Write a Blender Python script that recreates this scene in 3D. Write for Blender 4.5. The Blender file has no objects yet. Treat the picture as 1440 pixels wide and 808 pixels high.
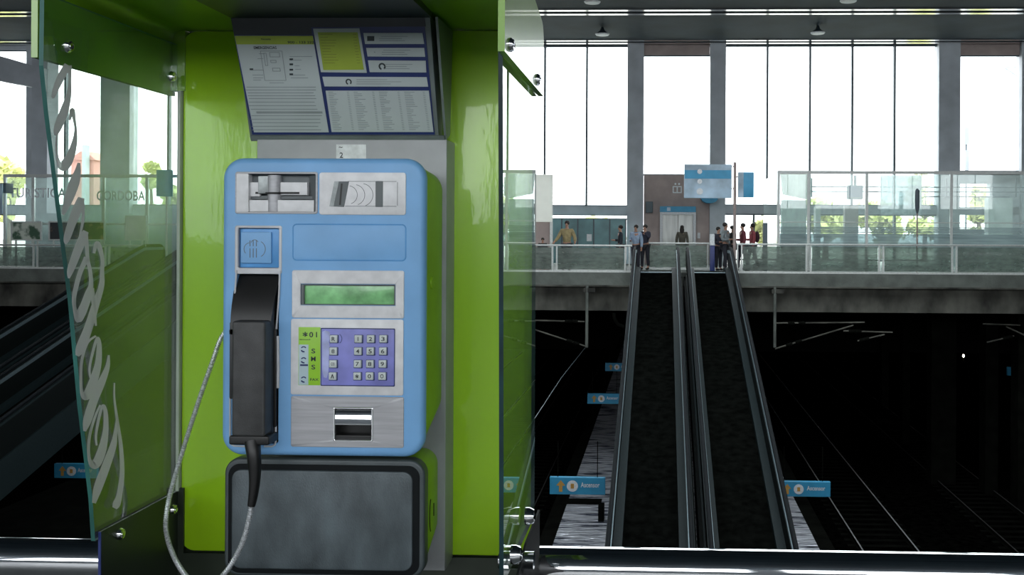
import bpy, bmesh, math, random
from mathutils import Vector, Matrix, noise
random.seed(7)
S = bpy.context.scene
COL = S.collection

# ------------------------------------------------------------------ camera
F, CX, CY, EYE, YAW, ROLL = 1400.0, 882.0, 328.0, 1.40, 0.0345, 0.005
CM = Matrix.Rotation(YAW, 3, 'Z') @ Matrix.Rotation(math.pi/2, 3, 'X') @ Matrix.Rotation(ROLL, 3, 'Z')
cd = bpy.data.cameras.new('camera'); cam = bpy.data.objects.new('camera', cd); COL.objects.link(cam)
cam.location = (0, 0, EYE); cam.rotation_euler = CM.to_euler()
cd.sensor_width = 36; cd.lens = F/1440*36
cd.shift_x = (720-CX)/1440; cd.shift_y = (CY-404)/1440
cd.clip_start = 0.02; cd.clip_end = 600
S.camera = cam

# ------------------------------------------------------------------ sky, light, exposure
S.view_settings.view_transform = 'Standard'; S.view_settings.look = 'None'
S.view_settings.gamma = 1; S.view_settings.use_curve_mapping = False
S.view_settings.exposure = 2.6
w = bpy.data.worlds.new('sky'); S.world = w; w.use_nodes = True
bg = w.node_tree.nodes['Background']
bg.inputs[0].default_value = (0.93, 0.97, 1.0, 1); bg.inputs[1].default_value = 1.0

def portal(loc, rot, sx, sy):
    l = bpy.data.lights.new('window_portal', 'AREA'); l.shape = 'RECTANGLE'; l.size = sx; l.size_y = sy
    l.cycles.is_portal = True
    o = bpy.data.objects.new('window_portal', l); o.location = loc; o.rotation_euler = rot; COL.objects.link(o)
portal((-5, -19.6, 7.3), (math.radians(90), 0, 0), 68, 6.4)
portal((-5, 46.4, 6.0), (math.radians(-90), 0, 0), 68, 9.4)

portal((1, 22.5, 11.6), (0, 0, 0), 14, 13)      # added roof light, unseen above the frame, to brighten the central platform

# ------------------------------------------------------------------ pixel helpers (pixel of the photo + a real depth -> world point)
CP = Vector((0, 0, EYE))
def ray(px, py): return CM @ Vector(((px-CX)/F, (CY-py)/F, -1))
def at(px, py, Y):
    d = ray(px, py); return CP + d*(Y/d.y)
def atX(px, py, X):
    d = ray(px, py); return CP + d*(X/d.x)
def onplane(px, py, p, n):
    d = ray(px, py); return CP + d*((p-CP).dot(n)/d.dot(n))
def rect(x0, y0, x1, y1, Y):
    xm, ym = (x0+x1)/2, (y0+y1)/2
    return at(x0, ym, Y).x, at(x1, ym, Y).x, at(xm, y1, Y).z, at(xm, y0, Y).z

# ------------------------------------------------------------------ materials
def mat(name, col, rough=0.5, metal=0.0, var=0.06, vscale=20, bump=0.0, bscale=200, coat=0.0, emit=None, estr=0, stretch=None, col2=None, spec=None, thr=None, bdist=0.002):
    m = bpy.data.materials.new(name); m.use_nodes = True; nt = m.node_tree; N = nt.nodes; L = nt.links
    b = N['Principled BSDF']; b.inputs['Roughness'].default_value = rough; b.inputs['Metallic'].default_value = metal
    b.inputs['Coat Weight'].default_value = coat; b.inputs['Coat Roughness'].default_value = 0.04
    if spec is not None: b.inputs['Specular IOR Level'].default_value = spec
    tc = N.new('ShaderNodeTexCoord'); mp = N.new('ShaderNodeMapping'); L.new(tc.outputs['Object'], mp.inputs[0])
    if stretch: mp.inputs['Scale'].default_value = stretch
    nz = N.new('ShaderNodeTexNoise'); nz.inputs['Scale'].default_value = vscale; nz.inputs['Detail'].default_value = 4
    L.new(mp.outputs[0], nz.inputs['Vector'])
    cr = N.new('ShaderNodeValToRGB')
    c1 = [min(1, max(0, c*(1-var*2))) for c in col]; c2 = col2 or [min(1, c*(1+var*2)) for c in col]
    cr.color_ramp.elements[0].color = (*c1, 1); cr.color_ramp.elements[1].color = (*c2, 1)
    lo, hi = thr or (0.3, 0.7)
    cr.color_ramp.elements[0].position = lo; cr.color_ramp.elements[1].position = hi
    L.new(nz.outputs[0], cr.inputs[0]); L.new(cr.outputs[0], b.inputs['Base Color'])
    if bump:
        n2 = N.new('ShaderNodeTexNoise'); n2.inputs['Scale'].default_value = bscale; n2.inputs['Detail'].default_value = 2
        L.new(mp.outputs[0], n2.inputs['Vector'])
        bp = N.new('ShaderNodeBump'); bp.inputs['Strength'].default_value = bump; bp.inputs['Distance'].default_value = bdist
        L.new(n2.outputs[0], bp.inputs['Height']); L.new(bp.outputs[0], b.inputs['Normal'])
        if coat: L.new(bp.outputs[0], b.inputs['Coat Normal'])
    if emit:
        b.inputs['Emission Color'].default_value = (*emit, 1); b.inputs['Emission Strength'].default_value = estr
    return m
def glass(name, tint, ior=1.5, haze=0.0, hcol=(.6, .65, .65), rough=0.0):
    m = bpy.data.materials.new(name); m.use_nodes = True; nt = m.node_tree; N = nt.nodes; L = nt.links
    N.remove(N['Principled BSDF']); out = N['Material Output']
    ge = N.new('ShaderNodeNewGeometry'); ma = N.new('ShaderNodeMath'); ma.operation = 'MULTIPLY_ADD'
    ma.inputs[1].default_value = 1/ior-ior; ma.inputs[2].default_value = ior   # same Fresnel on both sides of a thin pane
    L.new(ge.outputs['Backfacing'], ma.inputs[0])
    fr = N.new('ShaderNodeFresnel'); L.new(ma.outputs[0], fr.inputs[0])
    tr = N.new('ShaderNodeBsdfTransparent'); tr.inputs[0].default_value = (*tint, 1)
    gl = N.new('ShaderNodeBsdfGlossy'); gl.inputs[0].default_value = (1, 1, 1, 1); gl.inputs['Roughness'].default_value = rough
    mx = N.new('ShaderNodeMixShader'); L.new(fr.outputs[0], mx.inputs[0])
    src = tr
    if haze:
        df = N.new('ShaderNodeBsdfDiffuse'); df.inputs[0].default_value = (*hcol, 1)
        m2 = N.new('ShaderNodeMixShader'); m2.inputs[0].default_value = haze
        nz = N.new('ShaderNodeTexNoise'); nz.inputs['Scale'].default_value = 6
        m3 = N.new('ShaderNodeMath'); m3.operation = 'MULTIPLY'; m3.inputs[1].default_value = haze*2
        L.new(nz.outputs[0], m3.inputs[0]); L.new(m3.outputs[0], m2.inputs[0])
        L.new(tr.outputs[0], m2.inputs[1]); tl = N.new('ShaderNodeBsdfTranslucent'); tl.inputs[0].default_value = (*hcol, 1); m4 = N.new('ShaderNodeMixShader'); m4.inputs[0].default_value = .45
        L.new(df.outputs[0], m4.inputs[1]); L.new(tl.outputs[0], m4.inputs[2]); L.new(m4.outputs[0], m2.inputs[2]); src = m2
    L.new(src.outputs[0], mx.inputs[1]); L.new(gl.outputs[0], mx.inputs[2]); L.new(mx.outputs[0], out.inputs[0])
    return m
M = dict(
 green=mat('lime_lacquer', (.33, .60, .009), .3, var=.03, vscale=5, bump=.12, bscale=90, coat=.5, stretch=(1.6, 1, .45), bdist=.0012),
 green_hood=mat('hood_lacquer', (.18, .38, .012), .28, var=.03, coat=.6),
 green_body=mat('green_plastic', (.25, .46, .015), .45, var=.05, bump=.15, bscale=600),
 blue=mat('blue_plastic', (.19, .42, .73), .42, var=.04, vscale=12, bump=.08, bscale=900),
 blue_d=mat('blue_button_plastic', (.09, .31, .64), .35, var=.05, vscale=30),
 silver=mat('matt_silver', (.66, .66, .67), .45, .12, var=.05, vscale=60),
 silver_d=mat('brushed_steel', (.42, .42, .44), .42, .25, var=.06, vscale=300, stretch=(.05, 1, 1)),
 trim=mat('pale_trim', (.55, .56, .58), .4, .1),
 recess=mat('grey_recess', (.12, .135, .14), .5),
 mid=mat('mid_grey_metal', (.26, .28, .28), .35, .5, var=.1, vscale=90),
 black=mat('black_plastic', (.006, .006, .006), .4, var=.2),
 handset=mat('handset_plastic', (.035, .036, .036), .45, var=.15, vscale=60, bump=.15, bscale=900),
 chrome=mat('chrome', (.85, .86, .88), .08, 1, var=.02),
 tube=mat('polished_tube', (.82, .83, .85), .04, 1, var=.02),
 steel=mat('cord_steel', (.60, .62, .64), .3, .5, var=.15, vscale=300),
 plate=mat('grey_plate', (.30, .31, .32), .4, .1, var=.04),
 box=mat('dark_grey_box', (.075, .095, .105), .38, .1, var=.22, vscale=25, bump=.2, bscale=700, stretch=(1, 1, .5)),
 boxrim=mat('box_rim', (.055, .07, .075), .4, .1, var=.1),
 groove=mat('groove_rubber', (.003, .005, .006), .7, spec=.2),
 tray=mat('tray_paint', (.026, .036, .024), .35, .2, var=.1),
 tray_e=mat('tray_blue_edge', (.02, .035, .16), .35, .1),
 channel=mat('grey_channel', (.42, .47, .40), .5, 0, var=.05, vscale=10),
 board=mat('board_grey', (.16, .19, .19), .4, .2, var=.1, vscale=12),
 board_d=mat('board_dark_navy', (.012, .02, .028), .4),
 paper=mat('paper_sheet', (.44, .49, .50), .35, var=.03, vscale=10),
 paper_g=mat('paper_lime', (.33, .42, .05), .35, var=.04),
 navy=mat('navy_print', (.015, .03, .13), .35),
 ink=mat('ink', (.02, .03, .035), .5),
 ink_f=mat('faded_ink', (.24, .27, .28), .5),
 ink_g=mat('olive_ink', (.25, .29, .04), .5),
 sticker=mat('lime_sticker', (.30, .60, .03), .35, var=.04),
 stickpale=mat('pale_sticker', (.45, .58, .62), .4),
 stickwhite=mat('white_sticker', (.72, .74, .76), .5, var=.08, vscale=80),
 purple=mat('keypad_violet', (.22, .23, .60), .4, var=.12, vscale=25),
 worn=mat('worn_lilac', (.42, .46, .75), .4, var=.1, vscale=60),
 key=mat('key_metal', (.55, .60, .58), .35, .1),
 lcd=mat('lcd_green', (.20, .50, .20), .25, var=.18, vscale=50, coat=.4),
 white_let=glass('frosted_letter', (.35, .34, .34), 1.3, 1.3, (.82, .79, .78)),
 wing=glass('booth_glass', (.88, .95, .90), 1.85, .05, (.42, .50, .43)),
 wing_e=mat('lit_cut_edge', (.035, .15, .13), .4, 0, var=.35, vscale=14, stretch=(1, 1, .3), spec=.3),  # left wing edge, its lit tone put into the colour
 wing_d=mat('shaded_cut_edge', (.006, .03, .035), .4, 0, var=.35, vscale=14, spec=.3),  # right wing edge, same glass with a shaded tone in the colour
 pane=glass('window_glass', (.95, .97, .97), 1.5),
 rail_g=glass('railing_glass', (.50, .56, .53), 1.5, .42, (.34, .38, .35)),
 kiosk_g=glass('kiosk_glass', (.90, .97, .95), 1.5, .16, (.80, .90, .88)),
 frost=glass('frosted_band', (.5, .56, .57), 1.4, .42, (.66, .72, .74)),
 concrete=mat('concrete', (.125, .14, .125), .8, var=.16, vscale=1.6, bump=.4, bscale=12, bdist=.02),
 concrete_d=mat('stained_concrete', (.085, .085, .072), .85, var=.4, vscale=1.3, bump=.4, bscale=9, stretch=(1, 1, .6), bdist=.02),
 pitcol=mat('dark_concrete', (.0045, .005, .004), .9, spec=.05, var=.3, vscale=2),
 floor=mat('grey_floor', (.16, .17, .17), .35, var=.1, vscale=2),
 pillar=mat('pillar_paint', (.46, .49, .53), .55, var=.07, vscale=1.2),
 wallbrown=mat('brown_cladding', (.38, .30, .28), .55, var=.08, vscale=1.5),
 mull=mat('dark_mullion', (.09, .12, .14), .5),
 teal=mat('teal_glazing', (.12, .28, .30), .3, var=.2, vscale=.8),
 ceil=mat('dark_ceiling', (.026, .040, .050), .7, spec=.12, var=.12, vscale=.6),
 ceiltrim=mat('polished_trim', (.75, .72, .72), .12, 1, var=.03),
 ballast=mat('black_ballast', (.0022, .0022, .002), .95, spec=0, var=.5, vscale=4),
 platform=mat('wet_painted_sheen', (.16, .18, .24), .22, .3, var=.1, vscale=1.9, col2=(.88, .91, 1.0), thr=(.38, .52), stretch=(.5, 2.2, 1), bump=1.0, bscale=3.2, bdist=.16),  # pale bluish ripples in the colour stand in for reflected sky
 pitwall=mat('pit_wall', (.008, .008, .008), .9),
 railsteel=mat('rail_steel', (.85, .87, .9), .35, .5),
 dullsteel=mat('dull_rail_steel', (.06, .06, .06), .6, .2),
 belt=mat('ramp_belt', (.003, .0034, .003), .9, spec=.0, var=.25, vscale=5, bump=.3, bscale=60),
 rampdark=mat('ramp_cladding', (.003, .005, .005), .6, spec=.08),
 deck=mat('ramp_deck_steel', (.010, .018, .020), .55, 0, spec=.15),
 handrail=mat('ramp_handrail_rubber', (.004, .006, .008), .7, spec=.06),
 strip=mat('ramp_rail_strip', (.22, .29, .32), .35, .7),
 signblue=mat('sign_blue', (.035, .30, .52), .4, var=.05, vscale=3),
 signpale=mat('sign_pale_blue', (.40, .54, .66), .35, var=.2, vscale=1.1),
 signwhite=mat('sign_white', (.75, .78, .80), .5),
 orange=mat('sign_orange', (.55, .30, .06), .5),
 liftsteel=mat('lift_steel', (.62, .62, .60), .4, .2, var=.08, vscale=8, stretch=(1, 1, .1)),
 post=mat('rail_post_metal', (.62, .64, .62), .45, .2),
 whitepanel=mat('white_panel', (.62, .64, .62), .5, var=.06, vscale=2),
 leaf=mat('leaf', (.55, .56, .22), .8, var=.2, vscale=.8),
 bark=mat('bark', (.09, .07, .05), .9),
 brick=mat('red_brick', (.60, .28, .26), .9),
 ground=mat('street_ground', (.30, .30, .27), .9),
 skin=mat('skin', (.35, .19, .13), .6), hair=mat('dark_hair', (.02, .015, .012), .7),
 poster1=mat('poster_print', (.05, .12, .07), .5, vscale=2.2, col2=(.60, .64, .56), thr=(.45, .55)),
 poster2=mat('poster_dark_print', (.03, .035, .04), .5, vscale=3.5, col2=(.40, .25, .14), thr=(.55, .66)),
 lampglow=mat('lamp_glow', (.8, .7, .6), .5, emit=(1, .8, .6), estr=6),
)
def translucent(name, col):
    m = mat(name, col, .6, var=.05, vscale=2); nt = m.node_tree; N = nt.nodes; b = N['Principled BSDF']; out = N['Material Output']
    t = N.new('ShaderNodeBsdfTranslucent'); t.inputs[0].default_value = (*col, 1); x = N.new('ShaderNodeMixShader'); x.inputs[0].default_value = .6
    nt.links.new(b.outputs[0], x.inputs[1]); nt.links.new(t.outputs[0], x.inputs[2]); nt.links.new(x.outputs[0], out.inputs[0]); return m
M['fabric'] = translucent('backlit_white_sheet', (.86, .86, .82))
CLOTH = {}
def cloth(c):
    if c not in CLOTH: CLOTH[c] = mat('cloth_%d' % len(CLOTH), c, .85, var=.12, vscale=9)
    return CLOTH[c]

# ------------------------------------------------------------------ mesh helpers
def rr(x0, x1, z0, z1, r, n=6):
    r = max(1e-4, min(r, (x1-x0)/2-1e-5, (z1-z0)/2-1e-5)); P = []
    for cx, cz, a0 in ((x1-r, z1-r, 0), (x0+r, z1-r, 90), (x0+r, z0+r, 180), (x1-r, z0+r, 270)):
        for i in range(n+1):
            a = math.radians(a0+90*i/n); P.append((cx+r*math.cos(a), cz+r*math.sin(a)))
    return P
class MB:
    def __init__(s): s.b = bmesh.new()
    def ring(s, pts): return [s.b.verts.new(p) for p in pts]
    def bridge(s, a, b, close=True, mi=0):
        n = len(a)
        for i in range(n if close else n-1):
            j = (i+1) % n
            try: s.b.faces.new((a[i], a[j], b[j], b[i])).material_index = mi
            except ValueError: pass
    def cap(s, r, mi=0):
        try: s.b.faces.new(r).material_index = mi
        except ValueError: pass
    def box(s, x0, x1, y0, y1, z0, z1, mi=0):
        v = [s.b.verts.new(p) for p in ((x0,y0,z0),(x1,y0,z0),(x1,y1,z0),(x0,y1,z0),(x0,y0,z1),(x1,y0,z1),(x1,y1,z1),(x0,y1,z1))]
        for f in ((0,3,2,1),(4,5,6,7),(0,1,5,4),(1,2,6,5),(2,3,7,6),(3,0,4,7)): s.b.faces.new([v[i] for i in f]).material_index = mi
        return s
    def rbox(s, x0, x1, z0, z1, yf, yb, r=.003, bev=.001, n=6, bn=3, back=None):
        rings = []
        for i in range(bn+1):
            a = math.pi/2*i/bn; ins = bev*(1-math.sin(a)); y = yf+bev*(1-math.cos(a))
            rings.append(s.ring([(p[0], y, p[1]) for p in rr(x0+ins, x1-ins, z0+ins, z1-ins, r-ins, n)]))
        bx = back or (x0, x1, z0, z1, r)
        rings.append(s.ring([(p[0], yb, p[1]) for p in rr(*bx, n)]))
        for a, b in zip(rings, rings[1:]): s.bridge(a, b)
        s.cap(rings[0][::-1]); s.cap(rings[-1]); return s
    def frame(s, o, i, yf, yb, ro=.003, ri=.002, bev=.0006):
        # o, i = (x0,x1,z0,z1): rounded outer and inner outlines; open hole through it
        A = s.ring([(p[0], yb, p[1]) for p in rr(*o, ro)]); B = s.ring([(p[0], yf+bev, p[1]) for p in rr(*o, ro)])
        C = s.ring([(p[0], yf, p[1]) for p in rr(o[0]+bev, o[1]-bev, o[2]+bev, o[3]-bev, ro)])
        D = s.ring([(p[0], yf, p[1]) for p in rr(i[0]-bev, i[1]+bev, i[2]-bev, i[3]+bev, ri)])
        E = s.ring([(p[0], yf+bev, p[1]) for p in rr(*i, ri)]); G = s.ring([(p[0], yb, p[1]) for p in rr(*i, ri)])
        for a, b in ((A, B), (B, C), (C, D), (D, E), (E, G), (G, A)): s.bridge(a, b)
        return s
    def prism(s, poly, axis, a0, a1, mi=0, rim=0):
        def P(u, v, a): return {'x': (a, u, v), 'y': (u, a, v), 'z': (u, v, a)}[axis]
        A = s.ring([P(u, v, a0) for u, v in poly]); B = s.ring([P(u, v, a1) for u, v in poly])
        s.bridge(A, B, mi=rim); s.cap(A, mi); s.cap(B, mi); return s
    def tube(s, pts, r, seg=10, caps=True):
        pts = [Vector(p) for p in pts]; n = len(pts); up = None; rings = []
        for i, p in enumerate(pts):
            t = (pts[min(i+1, n-1)]-pts[max(i-1, 0)]).normalized()
            if up is None:
                up = t.orthogonal().normalized()
            up = (up-t*up.dot(t)).normalized(); sd = t.cross(up); rad = r[i] if isinstance(r, (list, tuple)) else r
            rings.append(s.ring([p+(up*math.cos(2*math.pi*k/seg)+sd*math.sin(2*math.pi*k/seg))*rad for k in range(seg)]))
        for a, b in zip(rings, rings[1:]): s.bridge(a, b)
        if caps: s.cap(rings[0]); s.cap(rings[-1])
        return s
    def ball(s, c, rx, ry=None, rz=None, u=12, v=8):
        mtx = Matrix.Translation(c) @ Matrix.Diagonal((rx, ry or rx, rz or rx, 1))
        bmesh.ops.create_uvsphere(s.b, u_segments=u, v_segments=v, radius=1, matrix=mtx); return s
    def mesh(s, name, smooth=False):
        bmesh.ops.recalc_face_normals(s.b, faces=s.b.faces)
        me = bpy.data.meshes.new(name); s.b.to_mesh(me); s.b.free()
        if smooth:
            me.shade_smooth()
            if hasattr(me, 'set_sharp_from_angle'): me.set_sharp_from_angle(angle=math.radians(40))
        return me
def obj(name, mb, m, parent=None, smooth=True, label=None):
    me = mb.mesh(name, smooth) if isinstance(mb, MB) else mb
    if not me.materials:
        for x in (m if isinstance(m, (list, tuple)) else [m]): me.materials.append(x)
    o = bpy.data.objects.new(name, me); COL.objects.link(o)
    if parent:
        o.parent = parent
        if parent.type == 'EMPTY': o.matrix_parent_inverse = Matrix.Translation(-parent.location)
    if label: o['label'] = label
    return o
def tag(o, label, cat, group=None):
    o['label'] = label; o['category'] = cat
    if group: o['group'] = group
    return o
def thing(name, label, cat, loc, group=None):
    o = bpy.data.objects.new(name, None); o.empty_display_size = .1; COL.objects.link(o); o.location = loc
    return tag(o, label, cat, group)
def struct(name, mb, m, smooth=False, parent=None):
    o = obj(name, mb, m, parent, smooth)
    if not parent: o['kind'] = 'structure'
    return o
def copy_tree(o, parent=None):
    c = o.copy(); COL.objects.link(c)
    if parent: c.parent = parent
    for ch in list(o.children): copy_tree(ch, c)
    return c
DG = None
def evaluated_mesh(o):
    dg = bpy.context.evaluated_depsgraph_get(); dg.update()
    me = bpy.data.meshes.new_from_object(o.evaluated_get(dg)); return me
def boolean(o, cutters):
    for c in cutters:
        md = o.modifiers.new('cut', 'BOOLEAN'); md.operation = 'DIFFERENCE'; md.object = c; md.solver = 'EXACT'
    me = evaluated_mesh(o); old = o.data; o.modifiers.clear(); o.data = me
    for p in me.polygons: p.use_smooth = True
    me.set_sharp_from_angle(angle=math.radians(40))
TXT = {}
def text_verts(s, h):
    if s not in TXT:
        c = bpy.data.curves.new('t', 'FONT'); c.body = s; c.size = 1; c.align_x = 'CENTER'; c.align_y = 'CENTER'; c.resolution_u = 3; c.offset = .018
        o = bpy.data.objects.new('t', c); COL.objects.link(o); me = evaluated_mesh(o)
        V = [v.co.copy() for v in me.vertices]; Fc = [tuple(p.vertices) for p in me.polygons]
        bpy.data.objects.remove(o); bpy.data.curves.remove(c); bpy.data.meshes.remove(me)
        if V:
            x0, x1 = min(v.x for v in V), max(v.x for v in V); y0, y1 = min(v.y for v in V), max(v.y for v in V)
            V = [((v.x-(x0+x1)/2)/(y1-y0), (v.y-(y0+y1)/2)/(y1-y0)) for v in V]
        TXT[s] = (V, Fc)
    return TXT[s]
def text(mb, s, c, h, u=Vector((1, 0, 0)), v=Vector((0, 0, 1)), sx=1.0, width=None):
    V, Fc = text_verts(s, h)
    if width: sx = width/h/(max(p[0] for p in V)-min(p[0] for p in V))
    vs = [mb.b.verts.new(Vector(c)+u*(x*h*sx)+v*(y*h)) for x, y in V]
    for f in Fc:
        try: mb.b.faces.new([vs[i] for i in f])
        except ValueError: pass

# ================================================================== SETTING: far concourse, pit, roof, walls
YE, YK, YW = 35.6, 38.5, 46.0          # slab edge / glass kiosk / window wall
CZ = at(1100, 62.5, YW).z              # ceiling height
XL, XR = -40.0, 32.0
zs = at(1200, 403, YE).z; zb = at(1200, 439, YE+.5).z
struct('floor', MB().box(XL, XR, YE, 52, zs, 0), M['concrete'])
struct('trim_1', MB().box(XL, XR, YE+.45, YE+1.3, zb, zs), M['concrete_d'])
struct('trim_2', MB().box(XL, XR, YE-.04, YE+.1, zs-.06, zs), M['concrete_d'])
fl = struct('floor_near', MB().box(XL, XR, -20, 1.75, -.5, 0), M['floor'])
cl = MB().box(XL, XR, -20.5, 16, CZ+.02, CZ+.5).box(XL, XR, 29, YW+.6, CZ+.02, CZ+.5).box(XL, -6, 16, 29, CZ+.02, CZ+.5).box(8, XR, 16, 29, CZ+.02, CZ+.5)
struct('ceiling', cl, M['ceil'])
sky = struct('window_13', MB().box(-6, 8, 22.4, 22.6, CZ+.05, CZ+.4).box(.9, 1.1, 16, 29, CZ+.05, CZ+.4), M['mull'])  # bars of an added, unseen roof opening that brightens the platform
for x0, x1 in ((-6, .9), (1.1, 8)):
    for y0, y1 in ((16, 22.4), (22.6, 29)): obj('pane', MB().box(x0+.02, x1-.02, y0+.02, y1-.02, CZ+.2, CZ+.22), M['pane'], sky, False)
for i, (ya, yb) in enumerate(((55.5, 57.2), (59.2, 61.0), (12.6, 14.8), (18.0, 20.2))):
    zt = CZ-.03; Ya = (CZ-EYE)*F/(CY-ya); Yb = (CZ-EYE)*F/(CY-yb)
    k = Yb-Ya
    struct('trim_%d' % (3+i), MB().box(XL, XR, Ya, Ya+k, zt, CZ+.02), M['ceiltrim'])
PZ, TZ = -7.7, -8.85                    # platform and track level
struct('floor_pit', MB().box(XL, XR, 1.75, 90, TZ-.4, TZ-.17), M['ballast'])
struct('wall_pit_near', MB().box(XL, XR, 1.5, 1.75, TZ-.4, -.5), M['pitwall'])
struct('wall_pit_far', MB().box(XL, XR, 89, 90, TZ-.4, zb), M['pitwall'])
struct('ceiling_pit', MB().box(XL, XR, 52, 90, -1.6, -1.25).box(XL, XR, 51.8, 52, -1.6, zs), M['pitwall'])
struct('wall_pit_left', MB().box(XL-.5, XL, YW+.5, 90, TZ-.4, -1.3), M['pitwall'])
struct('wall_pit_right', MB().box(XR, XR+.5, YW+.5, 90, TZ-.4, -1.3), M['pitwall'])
struct('wall_left', MB().box(XL-.5, XL, -20.5, YW+.5, TZ-.4, CZ+.4), M['pillar'])
struct('wall_right', MB().box(XR, XR+.5, -20.5, YW+.5, TZ-.4, CZ+.4), M['pillar'])
# wall behind the camera, with a band of tall windows
bw = MB().box(XL, XR, -20.5, -20, 0, 3.9)
x = XL
while x < XR:
    bw.box(x, x+.9, -20.5, -20, 3.9, CZ); x += 6.0
struct('wall_back', bw, M['pillar'])
bwf = MB(); x = XL
while x < XR: bwf.box(x+2.5, x+2.56, -20.2, -20.1, 3.9, CZ); bwf.box(x+4.2, x+4.26, -20.2, -20.1, 3.9, CZ); x += 6
wf = struct('window_1', bwf, M['mull'])
# window wall: everything in metres from its own columns
def wr(x0, y0, x1, y1, Y=YW): return rect(x0, y0, x1, y1, Y)
wall = MB(); lowz = 0
def wb(mb, x0, y0, x1, y1, ya=YW, yb=YW+.5, ground=False, Y=YW):
    a, b, c, d = rect(x0, y0, x1, y1, Y)
    if ground: c = 0
    mb.box(a, b, ya, yb, c, d)
pil = []
for x0, x1 in ((-60, -28), (41, 62), (145, 186), (446, 469), (560, 584), (882, 905), (998, 1020), (1318, 1348), (1434, 1462)):
    m = MB(); wb(m, x0, 56, x1, 380, YW-.25, YW+.5, True); pil.append((x0, x1))
    o = struct('trim_%d' % (10+len(pil)), m, M['pillar'])
m = MB(); wb(m, 905, 56, 998, 77); wb(m, 905, 246, 998, 380, ground=True); wb(m, 1348, 56, 1434, 77); wb(m, 469, 56, 560, 77); wb(m, 469, 246, 560, 380, ground=True)
struct('wall_far', m, M['wallbrown'])
m = MB(); wb(m, 1348, 241, 1434, 258); wb(m, 1392, 241, 1434, 380, ground=True); wb(m, 1348, 291, 1434, 302); wb(m, 1348, 322, 1434, 380, ground=True)
struct('wall_far_right', m, M['pillar'])
m = MB()
for x0, x1 in ((584, 882), (1020, 1318), (186, 446), (62, 145), (-28, 41), (1462, 1600)):
    wb(m, x0, 289, x1, 301, YW+.05, YW+.4)
struct('trim_30', m, M['pillar'])
m = MB(); wb(m, -60, 62, 80, 70); struct('trim_31', m, M['pillar'])
def window(n, x0, x1, top, bot, mulls, inner=(301, 372), panes=True):
    fr = MB(); a, b, c, d = wr(x0, top, x1, bot)
    fr.box(a, b, YW+.1, YW+.2, d-.06, d+.04); fr.box(a, b, YW+.1, YW+.2, c-.02, c+.05)
    root = obj('window_frame', fr, M['mull'], smooth=False)
    root.name = 'window_%d' % n; root['kind'] = 'structure'
    xs = [a]+[at(mx, (top+bot)/2, YW).x for mx in mulls]+[b]
    for mx in xs[1:-1]: obj('mullion', MB().box(mx-.045, mx+.045, YW-.05, YW+.2, c, d), M['mull'], root, False)
    for p, q in zip(xs, xs[1:]):
        obj('pane', MB().box(p+.04, q-.04, YW+.12, YW+.14, c, d), M['pane'], root, False)
    return root
window(2, 584, 882, 64, 289, (640, 703, 766, 825))
window(3, 905, 998, 77, 246, ())
window(4, 1020, 1318, 63, 289, (1079, 1139, 1198.5, 1258))
window(5, 1348, 1434, 77, 241, ())
window(6, 186, 446, 66, 289, (237, 300, 370))
window(7, 62, 145, 68, 289, (92,))
window(8, -28, 41, 70, 289, ())
window(9, 1020, 1318, 301, 366, (1060, 1139, 1198, 1258))
window(10, 186, 446, 301, 366, (240, 300, 370))
window(11, -28, 145, 301, 366, (41, 92,))
window(12, 745, 882, 301, 308, ())
# sloping concrete beam at the far left
p = [at(-10, 76, 42), at(45, 92, 42), at(62, 96, 42), at(62, 128, 42), at(45, 122, 42), at(-10, 112, 42)]
struct('trim_32', MB().prism([(q.x, q.z) for q in p], 'y', 42, 43), M['pillar'])
m = MB(); a, b, c, d = rect(40, 60, 62, 380, 42); m.box(a, b, 42.2, 43, 0, d)
struct('trim_33', m, M['pillar'])
# teal glazed wall left of the lift
tz = thing('glazed_partition', 'teal glass partition under the left window band, white paper stuck on it', 'partition', at(812, 371, YW-.6)*1)
a, b, c, d = rect(745, 308, 880, 371, YW-.6); n = 6
for i in range(n):
    xa, xb = a+(b-a)*i/n, a+(b-a)*(i+1)/n
    obj('glass_panel', MB().box(xa+.02, xb-.02, YW-.62, YW-.58, .02, d), M['teal'], tz, False)
    obj('mullion', MB().box(xb-.03, xb+.03, YW-.66, YW-.56, 0, d+.03), M['mull'], tz, False)
a, b, c, d = rect(825, 329, 832, 339, YW-.7); obj('notice_sheet', MB().box(a, b, YW-.65, YW-.63, c, d), M['signwhite'], tz, False)
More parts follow.
